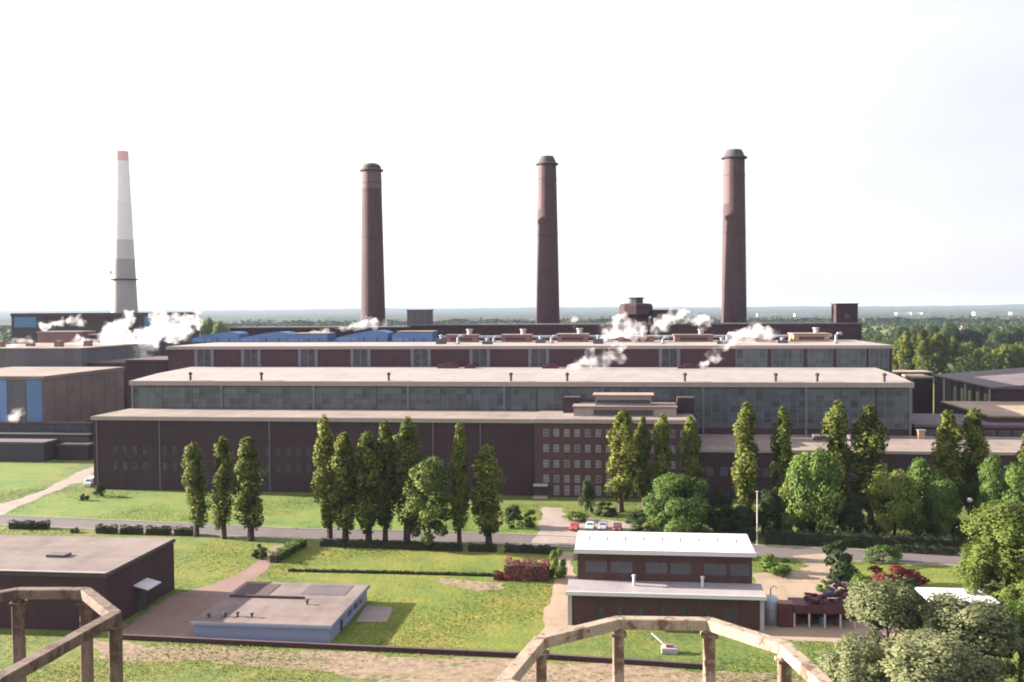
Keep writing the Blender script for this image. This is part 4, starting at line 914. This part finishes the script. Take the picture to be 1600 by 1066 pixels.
def forest(name, n, dmin, dmax, leaf, nl, seed, skip):
    r = np.random.default_rng(seed); tmpl = [broad_pts(200 + i, 15, 11, nl, .08, 12) for i in range(6)]; out = []
    d = np.sqrt(r.uniform(dmin ** 2, dmax ** 2, n)); an = r.uniform(-.62, .62, n)
    for i in range(n):
        x, y = d[i] * math.sin(an[i]), d[i] * math.cos(an[i])
        if skip(x, y): continue
        s = r.uniform(.75, 1.35); c, s_ = math.cos(i), math.sin(i); q = tmpl[i % 6].copy(); q[:, :3] *= s
        out.append(np.stack([q[:, 0] * c - q[:, 1] * s_ + x, q[:, 0] * s_ + q[:, 1] * c + y, q[:, 2] * r.uniform(.8, 1.2), q[:, 3] * c - q[:, 4] * s_, q[:, 3] * s_ + q[:, 4] * c, q[:, 5]], 1))
    o = put(name, quads_mesh(name, np.concatenate(out).astype(np.float32), leaf, seed, L_FAR)); o['kind'] = 'stuff'; return o
def clear(x, y):
    u_, v_ = uv(Vector((x, y, 0)))
    if -260 < u_ < 260 and v_ < 420: return True
    return math.sin(x * .004 + 1.3) * math.sin(y * .0031 + .4) > .72
forest('woodland', 2600, 560, 1500, 1.9, 110, 5, clear)
forest('woodland', 2600, 1500, 3200, 4.0, 40, 6, lambda x, y: math.sin(x * .002 + 1.3) * math.sin(y * .0017 + .4) > .75)
m = MB(); r = random.Random(9); na, nr = 150, 46; rad = [2900 * (12500 / 2900) ** (j / (nr - 1)) for j in range(nr)]
for j, q in enumerate(rad):
    for i in range(na):
        an = -.8 + 1.6 * i / (na - 1); m.v.append((q * math.sin(an), q * math.cos(an), 9 + 9 * r.random() + max(0, (q - 5000) / 7500) ** 2 * (44 + 4 * math.sin(i * .11) + 3 * math.sin(i * .31 + 2))))
for j in range(nr - 1):
    for i in range(na - 1): m.f.append((j * na + i, j * na + i + 1, (j + 1) * na + i + 1, (j + 1) * na + i))
s = N('far_canopy'); k = s.mix(.5, s.noise(s.coord(), .004, 6), s.noise(s.coord((1, .2, 1)), .02, 4)); s.l(s.ramp(k, [(.35, (.014, .024, .018)), (.55, (.026, .04, .024)), (.68, (.06, .07, .035))]), s.b.inputs['Base Color']); s.b.inputs['Roughness'].default_value = .9
o = m.build('far_woods', s.m); o['kind'] = 'stuff'
def house(px, py, wd, ht, dp, wm, rm, label, cat='house', gable=0):
    p = gp(px, py); t = thing('distant_house' if gable else 'distant_hall', label, cat, p, TH)
    MB().box(-wd / 2, wd / 2, 0, dp, 0, ht).build('wall', wm, t)
    if gable: MB().extx([(-.5, ht), (dp + .5, ht), (dp / 2, ht + gable)], -wd / 2 - .5, wd / 2 + .5).build('roof', rm, t)
    else: MB().box(-wd / 2 - .5, wd / 2 + .5, -.5, dp + .5, ht, ht + .8).build('roof', rm, t)
for a_ in [(1411, 499, 42, 'long white hall among far woods, leftmost of the close three'), (1432, 499, 34, 'white hall in the middle of the close three in the far woods'), (1448, 499, 32, 'white hall at the right end of the close three'), (1534, 499, 46, 'white hall above the red-roofed house, by the horizon'), (1590, 500, 36, 'white hall at the far right by the horizon'),
           (1198, 502, 60, 'pale hall on the plain right of the fourth chimney'), (1256, 502, 56, 'pale hall on the plain left of the rooftop turret')]:
    house(a_[0], a_[1], a_[2], 24, 30, WHITE, ROOFX, a_[3], 'hall')
house(1509, 516, 15, 8, 12, WHITE, MAROON, 'white house with a red roof in the woods at the right', 'house', 6)
house(1370, 508, 60, 17, 30, PURPW, ROOFM, 'dark mauve hall right of the rooftop turret in the distance', 'hall')

# ------------------------------------------------------------------ steam
sm = bpy.data.materials.new('steam'); sm.use_nodes = True; tn = sm.node_tree; tn.nodes.clear()
ou = tn.nodes.new('ShaderNodeOutputMaterial'); pv = tn.nodes.new('ShaderNodeVolumePrincipled'); tn.links.new(pv.outputs[0], ou.inputs[1])
pv.inputs['Color'].default_value = (1, .985, .99, 1); pv.inputs['Anisotropy'].default_value = .2
tc = tn.nodes.new('ShaderNodeTexCoord'); nz = tn.nodes.new('ShaderNodeTexNoise'); nz.inputs['Scale'].default_value = .33; nz.inputs['Detail'].default_value = 5; nz.inputs['Roughness'].default_value = .65
mr = tn.nodes.new('ShaderNodeMapRange'); mr.inputs[1].default_value = .45; mr.inputs[2].default_value = .68; mr.inputs[3].default_value = .012; mr.inputs[4].default_value = .34
tn.links.new(tc.outputs['Object'], nz.inputs['Vector']); tn.links.new(nz.outputs[0], mr.inputs[0]); tn.links.new(mr.outputs[0], pv.inputs['Density'])
def steam(label, pts, v, seed, dens=7):
    """pts: (px, py, radius px) along the plume; the plume hangs in the plane v of the plant grid"""
    r = random.Random(seed); bm = bmesh.new(); base = None; s = math.hypot(*W(U(pts[0][0], v), v).xy) / FPX
    for (x0, y0, r0), (x1, y1, r1) in zip(pts, pts[1:]):
        L_ = max(1, int(math.hypot(x1 - x0, y1 - y0) / max(3, min(r0, r1)) * 1.6))
        for i in range(L_ + 1):
            for q in range(2):
                f = i / L_; px, py, rp = x0 + (x1 - x0) * f + r.gauss(0, .45) * r0, y0 + (y1 - y0) * f + r.gauss(0, .45) * r0, (r0 + (r1 - r0) * f) * r.uniform(.5, 1.3)
                vv = v + r.gauss(0, .5) * rp * s; P_ = W(U(px, vv, py), vv, Z(px, py, vv))
                if base is None: base = P_.copy()
                bmesh.ops.create_icosphere(bm, subdivisions=2, radius=rp * s, matrix=Matrix.Translation(P_ - base) @ Matrix.Diagonal((r.uniform(.8, 1.3), r.uniform(.8, 1.2), r.uniform(.6, 1.1), 1)))
    me = bpy.data.meshes.new('tmp'); bm.to_mesh(me); bm.free(); o = bpy.data.objects.new('steam_plume', me); C.objects.link(o)
    md = o.modifiers.new('r', 'REMESH'); md.mode = 'VOXEL'; md.voxel_size = .55
    tx = bpy.data.textures.new('puff', 'CLOUDS'); tx.noise_scale = 2.0; tx.noise_depth = 3
    ds = o.modifiers.new('d', 'DISPLACE'); ds.texture = tx; ds.strength = 4.6; ds.mid_level = .55; ds.texture_coords = 'GLOBAL'
    dg = bpy.context.evaluated_depsgraph_get(); m2 = bpy.data.meshes.new_from_object(o.evaluated_get(dg)); o.modifiers.clear(); o.data = m2; bpy.data.meshes.remove(me); m2.name = 'steam_plume'
    m2.materials.clear(); m2.materials.append(sm); o.location = base; tag(o, label, 'steam', 'steam plumes over the plant roofs')
sd = 1; SK = 1.3
for lb, v, pts in [('largest white steam cloud, drifting over the left halls below the striped chimney', vC + 45, [(112, 546, 5), (140, 538, 8), (165, 548, 10), (190, 535, 12), (215, 545, 9), (235, 525, 12), (262, 505, 9), (290, 498, 6)]),
                   ('ragged steam at the left end of the blue housings', v3 + 70, [(262, 528, 5), (285, 520, 7), (300, 508, 8), (308, 492, 5)]),
                   ('thin steam wisp at the far left over the grey hall', vC + 10, [(12, 552, 3), (22, 538, 4), (40, 530, 4)]),
                   ('thin steam streak along the long dark hall', vC + 100, [(66, 510, 4), (90, 504, 3), (118, 500, 4), (130, 504, 3)]),
                   ('upright steam puff at the foot of the striped chimney', vC + 95, [(172, 512, 5), (203, 500, 5), (204, 486, 3)]),
                   ('steam streaming down the boiler house front in the middle', v3 - 8, [(876, 577, 3), (900, 570, 5), (922, 560, 6), (918, 572, 4), (948, 566, 7), (965, 556, 7), (972, 538, 5)]),
                   ('white steam patch on the roof below the octagonal tower', 88, [(936, 530, 6), (955, 518, 8), (975, 500, 8), (985, 515, 8), (1008, 520, 7)]),
                   ('tall round steam puff right of the octagonal tower', 100, [(1028, 520, 8), (1038, 506, 11), (1052, 492, 8), (1062, 483, 3)]),
                   ('pinkish steam low over the roof left of the fourth chimney', 104, [(1074, 504, 8), (1092, 498, 9), (1106, 504, 6)]),
                   ('smoky wisp crossing the boiler house front under the fourth chimney', v3 - 6, [(1088, 573, 3), (1106, 564, 4), (1122, 558, 4), (1102, 556, 3), (1132, 545, 5), (1148, 530, 7)]),
                   ('steam around the tan vent right of the fourth chimney', 86, [(1160, 524, 7), (1180, 515, 9), (1200, 520, 8)]),
                   ('pale steam at the foot of the second chimney', 108, [(528, 514, 3), (552, 510, 4), (575, 504, 6), (600, 504, 4)]),
                   ('flat white puff over the middle blue housing', 110, [(486, 521, 3), (505, 517, 4), (516, 524, 4)]),
                   ('small steam puff before the blue front strips', vB - 6, [(14, 656, 4), (24, 650, 5), (36, 642, 3)]),
                   ('tiny white puff above the vent right of the third chimney', 104, [(893, 503, 4), (898, 497, 3)])]:
    steam(lb, [(a_, b_, c_ * SK) for a_, b_, c_ in pts], v, sd); sd += 1

# ------------------------------------------------------------------ haze
hm = bpy.data.materials.new('haze_air'); hm.use_nodes = True; tn = hm.node_tree; tn.nodes.clear()
ou = tn.nodes.new('ShaderNodeOutputMaterial'); pv = tn.nodes.new('ShaderNodeVolumePrincipled'); tn.links.new(pv.outputs[0], ou.inputs[1])
pv.inputs['Color'].default_value = (.45, .56, .74, 1); pv.inputs['Density'].default_value = 4.2e-5; pv.inputs['Anisotropy'].default_value = .1
o = MB().box(-27000, 27000, -3500, 27000, -1, 175).build('haze', hm); o['kind'] = 'stuff'; o.visible_shadow = True
